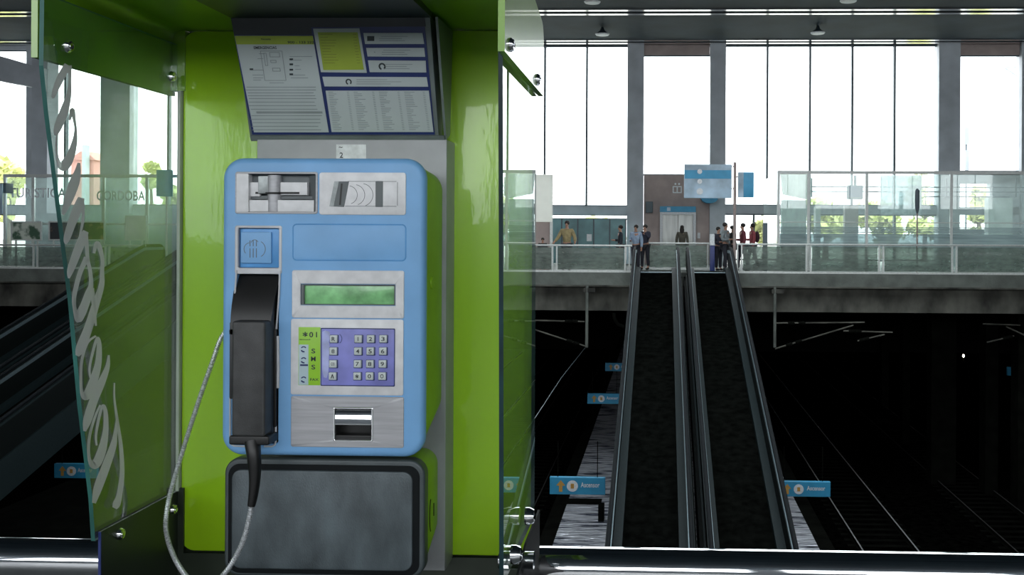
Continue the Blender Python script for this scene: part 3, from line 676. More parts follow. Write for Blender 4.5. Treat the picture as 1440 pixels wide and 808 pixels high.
# platforms, rails
def platform(x0, x1, lab, pm='platform'):
    p = thing('platform', lab, 'platform', ((x0+x1)/2, 40, TZ-.17)); p['kind'] = 'structure'
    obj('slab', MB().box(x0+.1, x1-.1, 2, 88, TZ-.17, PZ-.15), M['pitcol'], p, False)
    obj('paving', MB().box(x0+.45, x1-.45, 2, 88, PZ-.15, PZ), M[pm], p, False)
    for a, b in ((x0, x0+.45), (x1-.45, x1)): obj('kerb', MB().box(a, b, 2, 88, PZ-.15, PZ+.005), M['pitcol'], p, False)
Yq = (EYE-PZ)*F/(768-CY-3)
plx0, plx1 = at(778, 768, Yq).x, at(1151, 773, Yq).x
platform(plx0-.45, plx1+.45, 'wet platform under the central ramps, reflections painted in its colour')
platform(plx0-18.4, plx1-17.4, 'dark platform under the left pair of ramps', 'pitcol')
for x0, y0, x1, y1, hh, nm, lab in ((788, 703, 845, 711, .012, 'drain_grate', 'dark drain grate across the wet platform behind the nearest blue sign'), (841, 698, 849, 735, .5, 'platform_cabinet', 'small dark cabinet on the platform beside the left ramp')):
    Ya = (EYE-PZ)*F/(y1-CY-1); Yb = (EYE-PZ)*F/(y0-CY-1)
    if hh > .1: Yb = Ya+.4
    a, b = at(x0, y1, Ya).x, at(x1, y1, Ya).x
    tag(obj(nm, MB().box(a, b, Ya, Yb, PZ+.001, PZ+hh), M['pitcol'], None, False), lab, 'grate' if hh < .1 else 'cabinet')
Yr = (EYE-TZ)*F/(777-CY-2); r1, r2 = at(1218, 777, Yr).x, at(1298, 778, Yr).x; gap = r2-r1
tracks = [(r1, r2, 'railway track right of the central platform'), (plx0-1.0-gap-.6, plx0-1.6, 'railway track left of the central platform'), (r1+5, r1+5+gap, 'second railway track right of the central platform'), (plx1-15.5, plx1-15.5+gap, 'railway track beside the left platform')]
slb = None
for a, b, lab in tracks:
    t = thing('railway_track', lab, 'track', ((a+b)/2, 40, TZ-.17))
    for x in (a, b):
        m = MB(); m.box(x-.05, x+.05, 2, 86, TZ-.17, TZ-.14); m.box(x-.012, x+.012, 2, 86, TZ-.14, TZ-.04); m.box(x-.03, x+.03, 2, 86, TZ-.04, TZ-.004)
        rl_ = obj('rail', m, M['pitcol'], t, False); obj('running_face', MB().box(x-.024, x+.024, 2, 86, TZ-.004, TZ), M['railsteel' if 'track right' in lab and 'second' not in lab else 'dullsteel'], rl_, False)
    sm = None
    for i in range(60):
        if sm is None: sm = MB().box(-1.2, 1.2, -.12, .12, TZ-.3, TZ-.165).mesh('sleeper'); sm.materials.append(M['pitcol'])
        o = bpy.data.objects.new('sleeper', sm); COL.objects.link(o); o.parent = t; o.matrix_parent_inverse = Matrix.Translation(-t.location); o.location = ((a+b)/2, 20+i*.62, 0)
# concrete columns in the pit
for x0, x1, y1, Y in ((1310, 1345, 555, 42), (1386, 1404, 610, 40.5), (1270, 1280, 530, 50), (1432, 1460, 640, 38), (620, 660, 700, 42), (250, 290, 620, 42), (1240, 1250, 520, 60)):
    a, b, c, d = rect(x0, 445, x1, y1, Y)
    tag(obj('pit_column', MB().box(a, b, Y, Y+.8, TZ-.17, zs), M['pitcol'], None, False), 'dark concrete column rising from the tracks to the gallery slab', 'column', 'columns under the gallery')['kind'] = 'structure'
# catenary
def catenary(label, px, Y, struts, fit=True):
    q = at(px, 488, Y); c_ = thing('catenary_bracket', label, 'bracket', (q.x, Y, zb))
    obj('drop_tube', MB().tube([(q.x, Y, zs-.02), (q.x, Y, q.z)], .055, 8), M['concrete'], c_)
    obj('fixing_plate', MB().box(q.x-.12, q.x+.3, Y-.05, Y+.4, zs-.25, zs-.1), M['concrete_d'], c_, False)
    for pts in struts:
        P = [at(a, b, Y) for a, b in pts]; s_ = obj('strut', MB().tube(P, .028, 6), M['concrete_d'], c_)
        d = (P[1]-P[0]); n = d.length; d.normalize()
        for f_ in (.18, .30):
            c0 = P[0]+d*n*f_; obj('insulator', MB().tube([c0-d*.12, c0-d*.06, c0, c0+d*.06, c0+d*.12], [.04, .07, .05, .07, .04], 8), M['pitcol'], s_)
catenary('catenary drop bracket hanging from the slab left of the ramps', 825, YE-.1, [((822, 452), (745, 450)), ((825, 487), (745, 461))])
catenary('catenary drop bracket hanging from the slab right of the ramps', 1089.5, YE-.1, [((1090, 490), (1200, 457)), ((1090, 454), (1216, 453)), ((1186, 465), (1255, 467)), ((1206, 479), (1244, 470))])
catenary('catenary struts beside the far column at the right edge', 1466, YE+1.2, [((1464, 458), (1382, 455)), ((1464, 482), (1415, 459)), ((1426, 472), (1388, 481))])
tag(obj('contact_wire', MB().tube([at(822.5, 489, YE-.1), at(790, 530, 28), at(740, 606, 20)], .009, 5), M['mull']), 'overhead contact wire slanting down from the left bracket', 'cable')
q = at(863, 447, YE); tag(obj('conduit', MB().tube([at(863, 440, YE+.4), at(864, 448, YE+.4), at(869, 456, YE+.4), at(878, 459, YE+.4)], .06, 8), M['pitcol']), 'bent dark conduit under the slab next to the ramp', 'pipe')
# distant lamps
for px, py, Y, lab in ((1355, 500, 50, 'tiny bright lamp deep under the gallery'), (1081, 601, 33, 'small upright lamp beside the right ramp')):
    q = at(px, py, Y); l = thing('lamp', lab, 'lamp', q); 
    obj('bulb', MB().ball(q, .05, .05, .07 if Y > 40 else .13, 10, 8), M['lampglow'], l); obj('bracket', MB().box(q.x-.02, q.x+.02, Y+.05, Y+.1, q.z-.3, q.z+.05), M['pitcol'], l, False)
# blue platform signs
def blue_sign(x0, y0, x1, y1, Y, label, fullpx=None):
    a, b, c, d = rect(x0, y0, x1, y1, Y)
    if fullpx: b = a+fullpx/F*Y
    s_ = thing('platform_sign', label, 'sign', ((a+b)/2, Y, PZ), 'blue platform signs')
    p_ = obj('panel', MB().rbox(a, b, c, d, Y, Y+.12, .01, .01), M['signblue'], s_, False)
    for xx in (a+.2, b-.2): obj('suspension_rod', MB().tube([(xx, Y+.06, d), (xx, Y+.06, d+.9)], .012, 6), M['pitcol'], s_)
    h = d-c; W = b-a; cx, cz = a+W*.41, (c+d)/2
    obj('pictogram', MB().prism([(cx+h*.33*math.cos(t*math.pi/10), cz+h*.33*math.sin(t*math.pi/10)) for t in range(20)], 'y', Y-.012, Y-.004), M['signwhite'], p_, False)
    m = MB(); m.box(cx-h*.1, cx+h*.1, Y-.016, Y-.013, cz-h*.14, cz+h*.14); text(m, 'i i', (cx, Y-.017, cz+h*.02), h*.2); obj('pictogram_detail', m, M['orange'], p_, False)
    ax = a+W*.2; m = MB(); m.prism([(ax, cz+h*.34), (ax-h*.26, cz+h*.02), (ax-h*.1, cz+h*.02), (ax-h*.1, cz-h*.34), (ax+h*.1, cz-h*.34), (ax+h*.1, cz+h*.02), (ax+h*.26, cz+h*.02)], 'y', Y-.012, Y-.004)
    obj('arrow', m, M['orange'], p_, False)
    m = MB(); text(m, 'Ascensor', (a+W*.73, Y-.008, cz+h*.08), h*.3, width=W*.34); obj('lettering', m, M['signwhite'], p_, False)
blue_sign(773, 671, 851, 695, 25, 'bright blue platform sign with white disc, left of the ramps, nearest of three')
blue_sign(826, 553, 866, 567.5, 40, 'blue platform sign left of the ramps, middle of three going back', 48)
blue_sign(851, 510, 866, 521.5, 50, 'smallest and farthest blue platform sign peeping out left of the ramps', 40)
blue_sign(1092, 677, 1168, 698, 26, 'dimmer blue platform sign with white disc, right of the ramps')
blue_sign(76, 652, 136, 672, 28, 'blue platform sign behind the slanted glass edge of the booth')
blue_sign(1417, 516, 1450, 528, 40, 'small turquoise sign cut by the right frame edge', 55)

# ================================================================== NEAR RAILING
Yn = 1.56
q = at(1200, 775, Yn); hz = q.z-.032
rl = thing('near_railing', 'polished steel tube handrail with glass panel running behind the booth', 'railing', (0, Yn, 0))
obj('handrail_tube', MB().tube([(-3, Yn, hz), (3, Yn, hz)], .032, 96), M['tube'], rl)
obj('glass_panel', MB().box(-3, 3, 1.60, 1.612, .05, hz-.03), M['pane'], rl, False)
for x in (-1.9, .95, 2.4):
    obj('post', MB().tube([(x, Yn, 0), (x, Yn, hz-.03)], .02, 12), M['chrome'], rl)

# ================================================================== BOOTH
YP = 1.50                                     # back panel front face
XLg = at(245, 400, 1.49).x                    # left glass plane (inner face)
XRg = at(750, 400, 1.47).x                    # right glass plane (outer face)
zc = at(290, 43, YP).z                        # hood ceiling
zl = atX(160, 108, XLg).z                     # hood lower edge
zt_ = (atX(140, 741, XLg).z+atX(240, 698, XLg).z)/2   # tray upper edge
bt = thing('phone_booth', 'lime green telephone booth with lettered glass side wings', 'phone booth', ((XLg+XRg)/2, YP, 0))
a, b, c, d = rect(256, 43, 752, 778, YP)
XPR = XRg-.004
obj('back_plate', MB().box(XLg-.006, XPR-.002, YP+.012, YP+.03, at(400, 830, YP).z, zc+.0), M['tray'], bt, False)
obj('back_panel', MB().rbox(a, XPR, c, d, YP, YP+.012, .021, .002), M['green'], bt)
obj('side_channel', MB().rbox(XLg+.001, a-.001, zt_, at(250, 128, YP).z, YP-.006, YP+.012, .001, .001), M['channel'], bt)
a_, b_, c_, d_ = rect(246, 44, 256, 128, YP); obj('corner_filler', MB().box(XLg-.009, a+.004, YP-.003, YP+.012, at(250, 128, YP).z, zc), M['green_hood'], bt, False)
# hood
Yh = atX(53, 40, XLg-.010).y; TH = .008
def hood_side(x0, x1, yf):
    R_ = .03; top = zc+.012
    poly = [(yf, zl), (YP+.01, zl), (YP+.01, top-R_)]+[(YP+.01-R_+R_*math.cos(t*math.pi/10), top-R_+R_*math.sin(t*math.pi/10)) for t in range(1, 6)]+[(YP-.10, top+.012), (yf, top+.09)]
    return MB().prism(poly, 'x', x0, x1)
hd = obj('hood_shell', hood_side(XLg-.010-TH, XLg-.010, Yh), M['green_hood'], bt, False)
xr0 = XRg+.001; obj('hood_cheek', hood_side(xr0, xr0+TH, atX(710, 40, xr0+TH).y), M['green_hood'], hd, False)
# hood ceiling with rounded corners toward the cheeks, rising to the front
m = MB(); rings = []
for y, zz in ((YP+.01, zc), (YP-.10, zc+.002), (Yh, zc+.006)):
    P = []
    for t in range(7):
        a_ = math.pi-math.pi/2*t/6; P.append((XLg-.009+.02+.02*math.cos(a_), y, zz-.02+.02*math.sin(a_)))
    for t in range(7):
        a_ = math.pi/2-math.pi/2*t/6; P.append((xr0-.02+.02*math.cos(a_), y, zz-.02+.02*math.sin(a_)))
    P += [(xr0, y, zz+.006), (XLg-.009, y, zz+.006)]
    rings.append(m.ring(P))
for p, q in zip(rings, rings[1:]): m.bridge(p, q)
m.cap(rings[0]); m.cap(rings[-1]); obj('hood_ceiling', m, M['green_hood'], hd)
a, b, c, d = rect(322, 5, 612, 40, 1.3)
obj('lamp_housing', MB().box(at(323, 20, 1.38).x, at(606, 20, 1.38).x, 1.21, 1.385, zc-.006, zc+.004), M['board_d'], bt, False, 'dark lamp housing under the hood')
# left glass wing (YZ outline traced on its own plane)
GT = .0055
ol = [(62, 36), (61, 92), (68, 160), (79, 248), (90, 335), (101, 420), (114, 565), (130, 700), (134, 742)]
P = [atX(x, y, XLg) for x, y in ol]; P = [(p.y, p.z) for p in P]
P[-1] = (P[-1][0], zt_-.01); P += [(YP-.004, zt_-.01), (YP-.004, zc-.022)]; P[0] = (P[0][0], zc-.022)
lw = obj('glass_wing', MB().prism(P, 'x', XLg-GT, XLg, 0, 1), [M['wing'], M['wing_e']], bt, False)
PR = [(atX(700, 36, XRg-GT).y, zc-.022), (atX(701, 400, XRg-GT).y, EYE), (atX(702.5, 720, XRg-GT).y, zt_-.03), (YP-.004, zt_-.03), (YP-.004, zc-.022)]
for p_ in lw.data.polygons:
    if p_.normal.y > .9: p_.material_index = 0
rw = obj('glass_wing', MB().prism(PR, 'x', XRg-GT, XRg, 0, 1), [M['wing'], M['wing_d']], bt, False)
# frosted handwriting on the left wing
STK = [
 [(161,538,1.5),(161,560,2),(165,591,3),(170,627,4),(171.7,664,5),(168,695,6),(164,708,8),(161,714,5)],
 [(164.6,588,2),(162,610,4),(159,627,7),(148,658,9),(137.6,686,9),(132,707,4)],
 [(136,626,2),(135,612,2.5),(139,588,3),(144.6,570,3),(148.5,580,4.5),(148.5,606,6),(143,634,9),(134,653,9),(126.5,648,4),(124.5,630,3),(127,608,3),(134,585,2.5),(141,569,2)],
 [(153,499,2),(151,516,5),(142.5,538,8),(132,562,9),(123,590,9),(119,606,3)],
 [(127,531,2),(126,516,2.5),(132,489,3),(137,475,3),(139.5,484.6,5),(138,511,7),(131,536,9),(122,556,9),(115.5,553,4),(113.8,533.6,3),(115,507,3),(123,482,2.5),(135,472,2)],
 [(132,356,3),(134,347,4),(137,342,5),(141,351,5),(144,365,4),(143.5,382.5,4.5),(142.5,402,6),(133.5,431,8),(124.5,460,9),(113.4,489,10),(108.5,500,4)],
 [(122,362,6),(113,382,5),(107,403,5),(104,420,4.5),(105.6,437,4),(110,449,7),(114,440,10),(119,429,9),(124.5,413,8),(128,400,5),(127,382,4),(123.5,365,4),(122,345,4),(121,328,4)],
 [(129,405,5),(132,430,4),(135,458,2)],
 [(121,325,6),(115.7,336,9),(107,358,9),(99,380,7),(96.7,391,2)],
 [(114.5,278,7),(109,293.5,10),(101,313.5,9),(94,335,7),(92.5,343,2)],
 [(115,279,4),(117,296,3.5),(116,313,3),(112,333,2)],
 [(111,229,3),(109,242,7),(104,258,11),(95.6,282,9),(88.5,302,3)],
 [(98,169,2),(100,160,4),(102,155,5),(105,171,3),(106.4,184,3),(104.5,201,6),(98.3,221,9),(90,233,11),(84,231,6),(80.5,221,3),(79,201,2),(82,182,2)],
 [(97,92,6),(98.3,109.5,3),(97,132,5),(90,157,9),(81,180,8),(78,190,3)],
 [(95,91,7),(86,108,8),(78,126,6),(74,138,3)],
]
def catmull(P, n=5):
    out = []
    for i in range(len(P)-1):
        p0, p1, p2, p3 = P[max(i-1, 0)], P[i], P[i+1], P[min(i+2, len(P)-1)]
        for k_ in range(n):
            t = k_/n; out.append(tuple(.5*((2*p1[j])+(-p0[j]+p2[j])*t+(2*p0[j]-5*p1[j]+4*p2[j]-p3[j])*t*t+(-p0[j]+3*p1[j]-3*p2[j]+p3[j])*t**3) for j in range(len(p1))))
    out.append(tuple(P[-1])); return out
m = MB()
for si_, s_ in enumerate(STK):
    C = catmull(s_, 6); L_, R_ = [], []
    for i, (x, y, w_) in enumerate(C):
        x2, y2, _ = C[min(i+1, len(C)-1)]; x1, y1, _ = C[max(i-1, 0)]
        dx, dy = x2-x1, y2-y1; l = math.hypot(dx, dy) or 1
        n = Vector((-dy/l, dx/l))*max(w_*1.35, 1.2)/2
        XX = XLg+.0006+si_*.00008
        L_.append(m.b.verts.new(atX(x+n.x, y+n.y, XX))); R_.append(m.b.verts.new(atX(x-n.x, y-n.y, XX)))
    for i in range(len(C)-1): m.b.faces.new((L_[i], L_[i+1], R_[i+1], R_[i]))
obj('frosted_lettering', m, M['white_let'], lw, False, 'flowing frosted handwriting')
# bolts
def bolt(parent, X, px, py, s=1, r=.0085):
    p = atX(px, py, X); mb = MB()
    pts = [(0, r), (.002, r), (.005, r*.75), (.006, r*.45), (.004, r*.3)]
    mb.tube([(X+s*a_, p.y, p.z) for a_, _ in pts], [b_ for _, b_ in pts], 16); obj('bolt', mb, M['chrome'], parent)
bolt(lw, XLg, 95, 65); bolt(lw, XLg, 241, 108)
bolt(rw, XRg+.001+TH, 717, 63); bolt(rw, XRg+.001+TH, 755, 112)
# tray with upturned sides
m = MB(); yf = atX(143, 741, XLg+.004).y
def side_poly(yf, top, zbt): return [(yf, zbt), (YP+.01, zbt), (YP+.01, top), (yf, top)]
ty = obj('tray', MB().box(XLg, XRg-GT, 1.20, YP+.01, at(500, 800, 1.2).z-.16, at(500, 800, 1.2).z-.155), M['tray'], bt, False)
zb_ = at(500, 800, 1.2).z-.16
obj('tray_side', MB().prism(side_poly(yf, zt_, zb_), 'x', XLg+.0008, XLg+.0035), [M['tray']], ty, False)
obj('front_edge', MB().box(XLg+.0005, XLg+.0040, yf-.002, yf, zb_, zt_), M['tray_e'], ty, False)
a, b, c, d = rect(246, 685, 259.5, 830, YP); obj('back_flange', MB().box(XLg+.004, b, YP-.004, YP+.001, c, d), M['tray'], ty, False)
a, b, c, d = rect(259, 779, 625, 830, YP); obj('back_flange', MB().box(a, XRg-GT, YP-.004, YP+.001, c, d), M['tray'], ty, False)
bolt(ty, XLg+.0035, 168, 750); bolt(ty, XLg+.0035, 243, 716)
# right lower bracket outside the wing
pr = [atX(704, 700, XRg+.004), atX(750, 690, XRg+.004)]
yfr = atX(697, 760, XRg+.004).y
obj('tray_side', MB().prism([(yfr, zb_), (YP+.03, zb_), (YP+.03, zt_-.03), (YP-.12, zt_-.035), (yfr+.07, zt_-.075), (yfr, zt_-.085)], 'x', XRg+.001, XRg+.004), M['groove'], ty, False)
obj('front_edge', MB().box(XRg-GT-.006, XRg-GT-.001, yfr-.01, yfr+.03, zb_, zt_-.075), M['tray_e'], ty, False)
for px, py in ((739, 725), (719, 779)):
    p = atX(px, py, XRg+.004); mb = MB(); pts = [(0, .012), (.006, .012), (.012, .009), (.014, .004)]
    mb.tube([(XRg+.004+a_, p.y, p.z) for a_, _ in pts], [b_ for _, b_ in pts], 16); obj('bolt', mb, M['chrome'], ty)
p = at(722, 797, 1.33); obj('clamp', MB().tube([(p.x-.024, 1.36, p.z), (p.x+.024, 1.36, p.z)], .012, 16), M['chrome'], ty)
# mount plate (box behind the phone) + sticker
YM = 1.445
a, b, c, d = rect(360, 196, 627, 800, YM)
mp = obj('mount_plate', MB().rbox(a, b, c, d, YM, YP, .001, .001), M['plate'], bt)
a, b, c, d = rect(473, 203, 515, 224, YM); stc = obj('sticker', MB().box(a, b, YM-.0006, YM-.0001, c, d), M['stickwhite'], mp, False)
m = MB(); text(m, '2', at(480, 218, YM-.001), .008); text(m, '~', at(479, 207, YM-.001), .002); obj('print', m, M['ink'], stc, False)
# ------------------------------------------------------------------ notice board
p0, p1 = at(490, 187, 1.447), at(490, 48, 1.398)
up = (p1-p0); up.x = 0; up.normalize(); nrm = Vector((1, 0, 0)).cross(up).normalized()
if nrm.y > 0: nrm = -nrm
def bp(px, py, off=0.0): return onplane(px, py, p0, nrm)+nrm*off
nb = thing('notice_board', 'tilted grey notice board with printed instruction sheets above the phone', 'notice board', (p0.x, 1.46, p0.z))
def slab(mb, q, off0, off1):
    A = mb.ring([bp(x, y)+nrm*off1 for x, y in q]); B = mb.ring([bp(x, y)+nrm*off0 for x, y in q]); mb.bridge(A, B); mb.cap(A); mb.cap(B)
xl0, xr_ = bp(352, 187).x-.001, bp(624, 190).x
zbB, ztT = bp(490, 197), bp(490, 24)
prf = [(zbB.y, zbB.z), (ztT.y, ztT.z), (1.49, ztT.z), (YM+.03, zbB.z+.01)]
obj('casing', MB().prism(prf, 'x', xl0, bp(605, 187).x+.012), M['board'], nb, False)
m = MB(); slab(m, [(355, 197), (626, 197), (625, 190), (353, 190)], 0, .005); obj('bottom_lip', m, M['board'], nb, False)
A = bp(612, 187); xq = A.x
m = MB().prism([(zbB.y, zbB.z), (ztT.y, ztT.z), (1.49, ztT.z), (YM+.03, zbB.z+.01)], 'x', xq+.0125, xq+.016); obj('side_plate', m, M['board'], nb, False)
m = MB(); slab(m, [(355, 189), (611.5, 189), (597, 30), (326, 30)], .0002, .001); bk = obj('backing_sheet', m, M['navy'], nb, False, 'navy backing behind the sheets')
m = MB(); slab(m, [(330, 49), (439, 49), (438, 38), (599, 37), (597, 24), (325, 24)], .001, .0015); obj('header_strip', m, M['board_d'], nb, False, 'near-black strip along the top')
def sheet(q, mm='paper', lab=None):
    m = MB(); slab(m, q, .0016, .0022); return obj('sheet', m, M[mm], nb, False, lab)
def lines(par, rows, mm='ink_f', off=.0024, t=1.0):
    m = MB()
    for x0, x1, y in rows: slab(m, [(x0, y+t/2), (x1, y+t/2), (x1, y-t/2), (x0, y-t/2)], off, off+.0001)
    obj('print', m, M[mm], par, False)
def sx(y, x): return x+ (y-187)*(22/139.)*( (930-x)/578. )     # left lean of the board toward its top
s1 = sheet([(358, 185.5), (463, 185.5), (440.5, 50), (331, 50)], lab='pale sheet with phone drawing, yellow band on top')
m = MB(); slab(m, [(333.5, 62), (442.5, 62), (440.5, 50), (331, 50)], .0024, .0026); obj('yellow_band', m, M['paper_g'], s1, False)
m = MB(); text(m, '900 - 123 222', bp(424, 59, .0030), .0035, Vector((1, 0, 0)), up, width=.038); text(m, 'Necesita', bp(375, 54.5, .0030), .0026, Vector((1, 0, 0)), up, width=.014)
text(m, 'EMERGENCIAS', bp(374, 66.5, .0030), .004, Vector((1, 0, 0)), up, width=.033); obj('print', m, M['ink'], s1, False)
lines(s1, [(sx(y, 356+random.random()*3), sx(y, 457-random.random()*8), y) for y in (122, 126, 130, 134, 138, 143, 148, 153, 162, 167, 172, 177, 182)])
m = MB(); slab(m, [(sx(159, 366), 159), (sx(159, 458), 159), (sx(156, 458), 156), (sx(156, 366), 156)], .0024, .0025); obj('print', m, M['ink_f'], s1, False)
m = MB()
def frm(m, x0, y0, x1, y1, t=1.0):
    for q in ((x0, y0, x1, y0+t), (x0, y1-t, x1, y1), (x0, y0, x0+t, y1), (x1-t, y0, x1, y1)):
        slab(m, [(sx(q[3], q[0]+12), q[3]), (sx(q[3], q[2]+12), q[3]), (sx(q[1], q[2]+12), q[1]), (sx(q[1], q[0]+12), q[1])], .0024, .0025)
frm(m, 372, 71, 402, 113, .8); frm(m, 376, 74, 380, 92, .8); frm(m, 384, 73, 398, 80, .8); frm(m, 384, 84, 392, 88, .8); frm(m, 385, 95, 396, 100, .8)
lines(s1, [(365, 373, 75), (363, 371, 82), (352, 372, 98), (356, 371, 105), (357, 371, 109), (357, 368, 112), (408, 440, 79), (412, 425, 84), (415, 422, 92), (416, 424, 97), (412, 430, 105), (410, 434, 109), (380, 400, 116)], t=.8)
obj('phone_drawing', m, M['ink_f'], s1, False)
m = MB()
for y in (83, 90, 97.5, 104): slab(m, [(408, y+1.3), (413, y+1.3), (413, y-1.3), (408, y-1.3)], .0024, .0025)
for xx, y in ((352, 97),): slab(m, [(xx, y+1.3), (xx+5, y+1.3), (xx+5, y-1.3), (xx, y-1.3)], .0024, .0025)
obj('print', m, M['ink'], s1, False)
s2 = sheet([(452, 101), (516.5, 102), (506, 39.5), (441, 40)], lab='white-bordered lime price sheet')
m = MB(); slab(m, [(455.5, 98), (512.5, 97.5), (503.5, 45), (447.7, 45)], .0024, .0026); obj('lime_field', m, M['paper_g'], s2, False)
rows = []
for i in range(11):
    y = 48+i*4; x0 = 450.5+(y-48)*.155; rows += [(x0, x0+random.uniform(10, 22), y), (x0+46, x0+51, y)]
lines(s2, rows, 'ink_g', .0027, 1.0)
for q in ([(514, 61.5), (597, 61.5), (594.4, 46), (511.5, 46)], [(517.5, 79), (598.3, 79.5), (597, 67), (515.5, 67)], [(520.5, 101), (600, 101.5), (599, 85), (518, 84.5)],
          [(457, 121), (602.5, 121.5), (600.5, 108), (454, 107.5)]):
    s_ = sheet(q); x0 = q[0][0]; ym = (q[0][1]+q[2][1])/2
    if q[0][1] > 100 and x0 < 500: lines(s_, [(502, 545, ym-3), (502, 565, ym), (502, 550, ym+3)], t=.8); ic = (491, ym)
    else: lines(s_, [(x0+22, x0+60, ym-3), (x0+20, x0+52, ym), (x0+20, x0+56, ym+3)], t=.8); ic = (x0+10, ym) if x0 < 520 or x0 > 521 else (x0+17, ym)
    m = MB()
    if x0 == 514: slab(m, [(x0+3, ym+3.5), (x0+13, ym+3.5), (x0+13, ym-3.5), (x0+3, ym-3.5)], .0024, .0025)
    else:
        c_ = bp(ic[0], ic[1], .0025); r_ = .0045 if x0 != 517.5 else .0008
        if x0 == 520.5: c_ = bp(538, ym, .0025); r_ = .0052
        n_ = 20; inn = [m.b.verts.new(c_+Vector((1, 0, 0))*r_*.55*math.cos(t*2*math.pi/n_)+up*r_*.55*math.sin(t*2*math.pi/n_)) for t in range(n_)]
        out = [m.b.verts.new(c_+Vector((1, 0, 0))*r_*math.cos(t*2*math.pi/n_)+up*r_*math.sin(t*2*math.pi/n_)) for t in range(n_)]
        for t in range(n_):
            if t not in (14, 15, 16): m.b.faces.new((inn[t], inn[(t+1) % n_], out[(t+1) % n_], out[t]))
    obj('pictogram', m, M['ink'], s_, False)
s3 = sheet([(467, 185), (610, 185), (603.5, 127), (458.5, 127)], lab='tariff sheet of four small-print columns')
rows = []
for c_ in range(4):
    for i in range(22):
        y = 129+i*2.5; f_ = (185-y)/59.; x0 = (470-f_*8)+c_*35.5; rows += [(x0, x0+random.uniform(5, 16), y), (x0+26, x0+29, y)]
lines(s3, rows, t=.75)

# ================================================================== PAYPHONE
YF = 1.33
FT = .013
ph = thing('payphone', 'blue-fronted public payphone with keypad, display and green sides', 'payphone', (at(454, 640, YF).x, YF, at(454, 642, YF).z))
A_, B_, C_, D_ = rect(311, 222, 597, 642, YF)
fas = obj('fascia', MB().rbox(A_, B_, C_, D_, YF, YF+FT, .028, .009, 10, 6), M['blue'], ph)
bd = obj('body', MB().rbox(A_+.003, B_-.001, C_+.004, D_-.003, YF+FT+.0008, YM-.001, .030, .003, 10, 4, (A_+.004, B_-.002, C_+.034, D_-.010, .03)), M['green_body'], ph)
def cutter(q, depth, r=.003, yf=YF-.02):
    a, b, c, d = rect(*q, YF); o = obj('cut', MB().rbox(a, b, c, d, yf, YF+depth, r, .0001, 5, 1), M['black'], None); return o
cuts = [cutter((333, 243, 445, 299), .012, .002), cutter((333, 320, 394, 377), .008), cutter((331, 384, 392, 623), .024, .004), cutter((423, 400, 556, 429), .007, .001), cutter((471, 574, 523, 619), .022, .002)]
for c in cuts: c.data.materials.clear()
boolean(fas, cuts); boolean(bd, cuts)
for o_, mm in ((fas, 'blue'), (bd, 'green_body')):
    o_.data.materials.clear(); o_.data.materials.append(M[mm])
for c in cuts: bpy.data.objects.remove(c)
obj('seam_gasket', MB().rbox(A_+.001, B_+.0002, C_+.001, D_-.001, YF+FT-.0002, YF+FT+.0012, .028, .0001).frame((A_, B_, C_, D_), (A_+.002, B_-.002, C_+.002, D_-.002), YF+FT, YF+FT+.001, .028, .027) if False else MB().frame((A_+.0005, B_-.0005, C_+.0005, D_-.0005), (A_+.004, B_-.004, C_+.004, D_-.004), YF+FT-.0002, YF+FT+.0016, .028, .026), M['mid'], ph)
def fr(x0, y0, x1, y1, i, yf, yb, mm, par, ro=.003, ri=.002, name='frame'):
    a, b, c, d = rect(x0, y0, x1, y1, YF); e = rect(*i, YF); return obj(name, MB().frame((a, b, c, d), e, yf, yb, ro, ri), M[mm], par)
def pl(x0, y0, x1, y1, yf, yb, mm, par, name, r=.002, bev=.0005, label=None):
    a, b, c, d = rect(x0, y0, x1, y1, YF); return obj(name, MB().rbox(a, b, c, d, yf, yb, r, bev), M[mm], par, label=label)
# --- card reader
cr_ = fr(331, 241.5, 447, 300.5, (334, 244.5, 444, 297.5), YF-.0012, YF+.002, 'silver_d', ph, name='card_reader')
pl(333, 244, 445, 299, YF+.0115, YF+.012, 'recess', cr_, 'recess_floor', .001)
pl(333, 244, 350, 298, YF-.0014, YF+.011, 'silver', cr_, 'left_block')
pl(350, 256, 364, 276, YF+.003, YF+.011, 'silver', cr_, 'guide_plate', .0005)
pl(393, 256, 431, 274, YF+.003, YF+.011, 'silver', cr_, 'guide_plate', .0005)
pl(350, 281, 441, 297.5, YF+.001, YF+.011, 'silver', cr_, 'lower_plate', .0005)
pl(350, 275, 441, 280, YF+.006, YF+.011, 'recess', cr_, 'shadow_gap', .0005)
a, b, c, d = rect(374, 246, 393, 297.5, YF); xm, rd = (a+b)/2, (b-a)/2
obj('barrel', MB().tube([(xm, YF+.0075, c), (xm, YF+.0075, (c+d)/2-.001)], rd, 20).tube([(xm, YF+.0075, (c+d)/2+.001), (xm, YF+.0075, d)], rd, 20), M['silver_d'], cr_)
pl(362, 247, 376, 272, YF+.002, YF+.011, 'mid', cr_, 'barrel_bracket', .001)
pl(358, 269.5, 420, 272.5, YF+.0022, YF+.0028, 'black', cr_, 'card_slot', .0005)
pl(374, 270, 393, 272, YF-.0026, YF+.003, 'black', cr_, 'barrel_slot', .0003)
a, b, c, d = rect(431, 246, 445, 297, YF)
obj('right_bevel', MB().prism([(b, YF-.0005), (b, YF+.011), (a, YF+.011)], 'z', c, d), M['recess'], cr_, False)
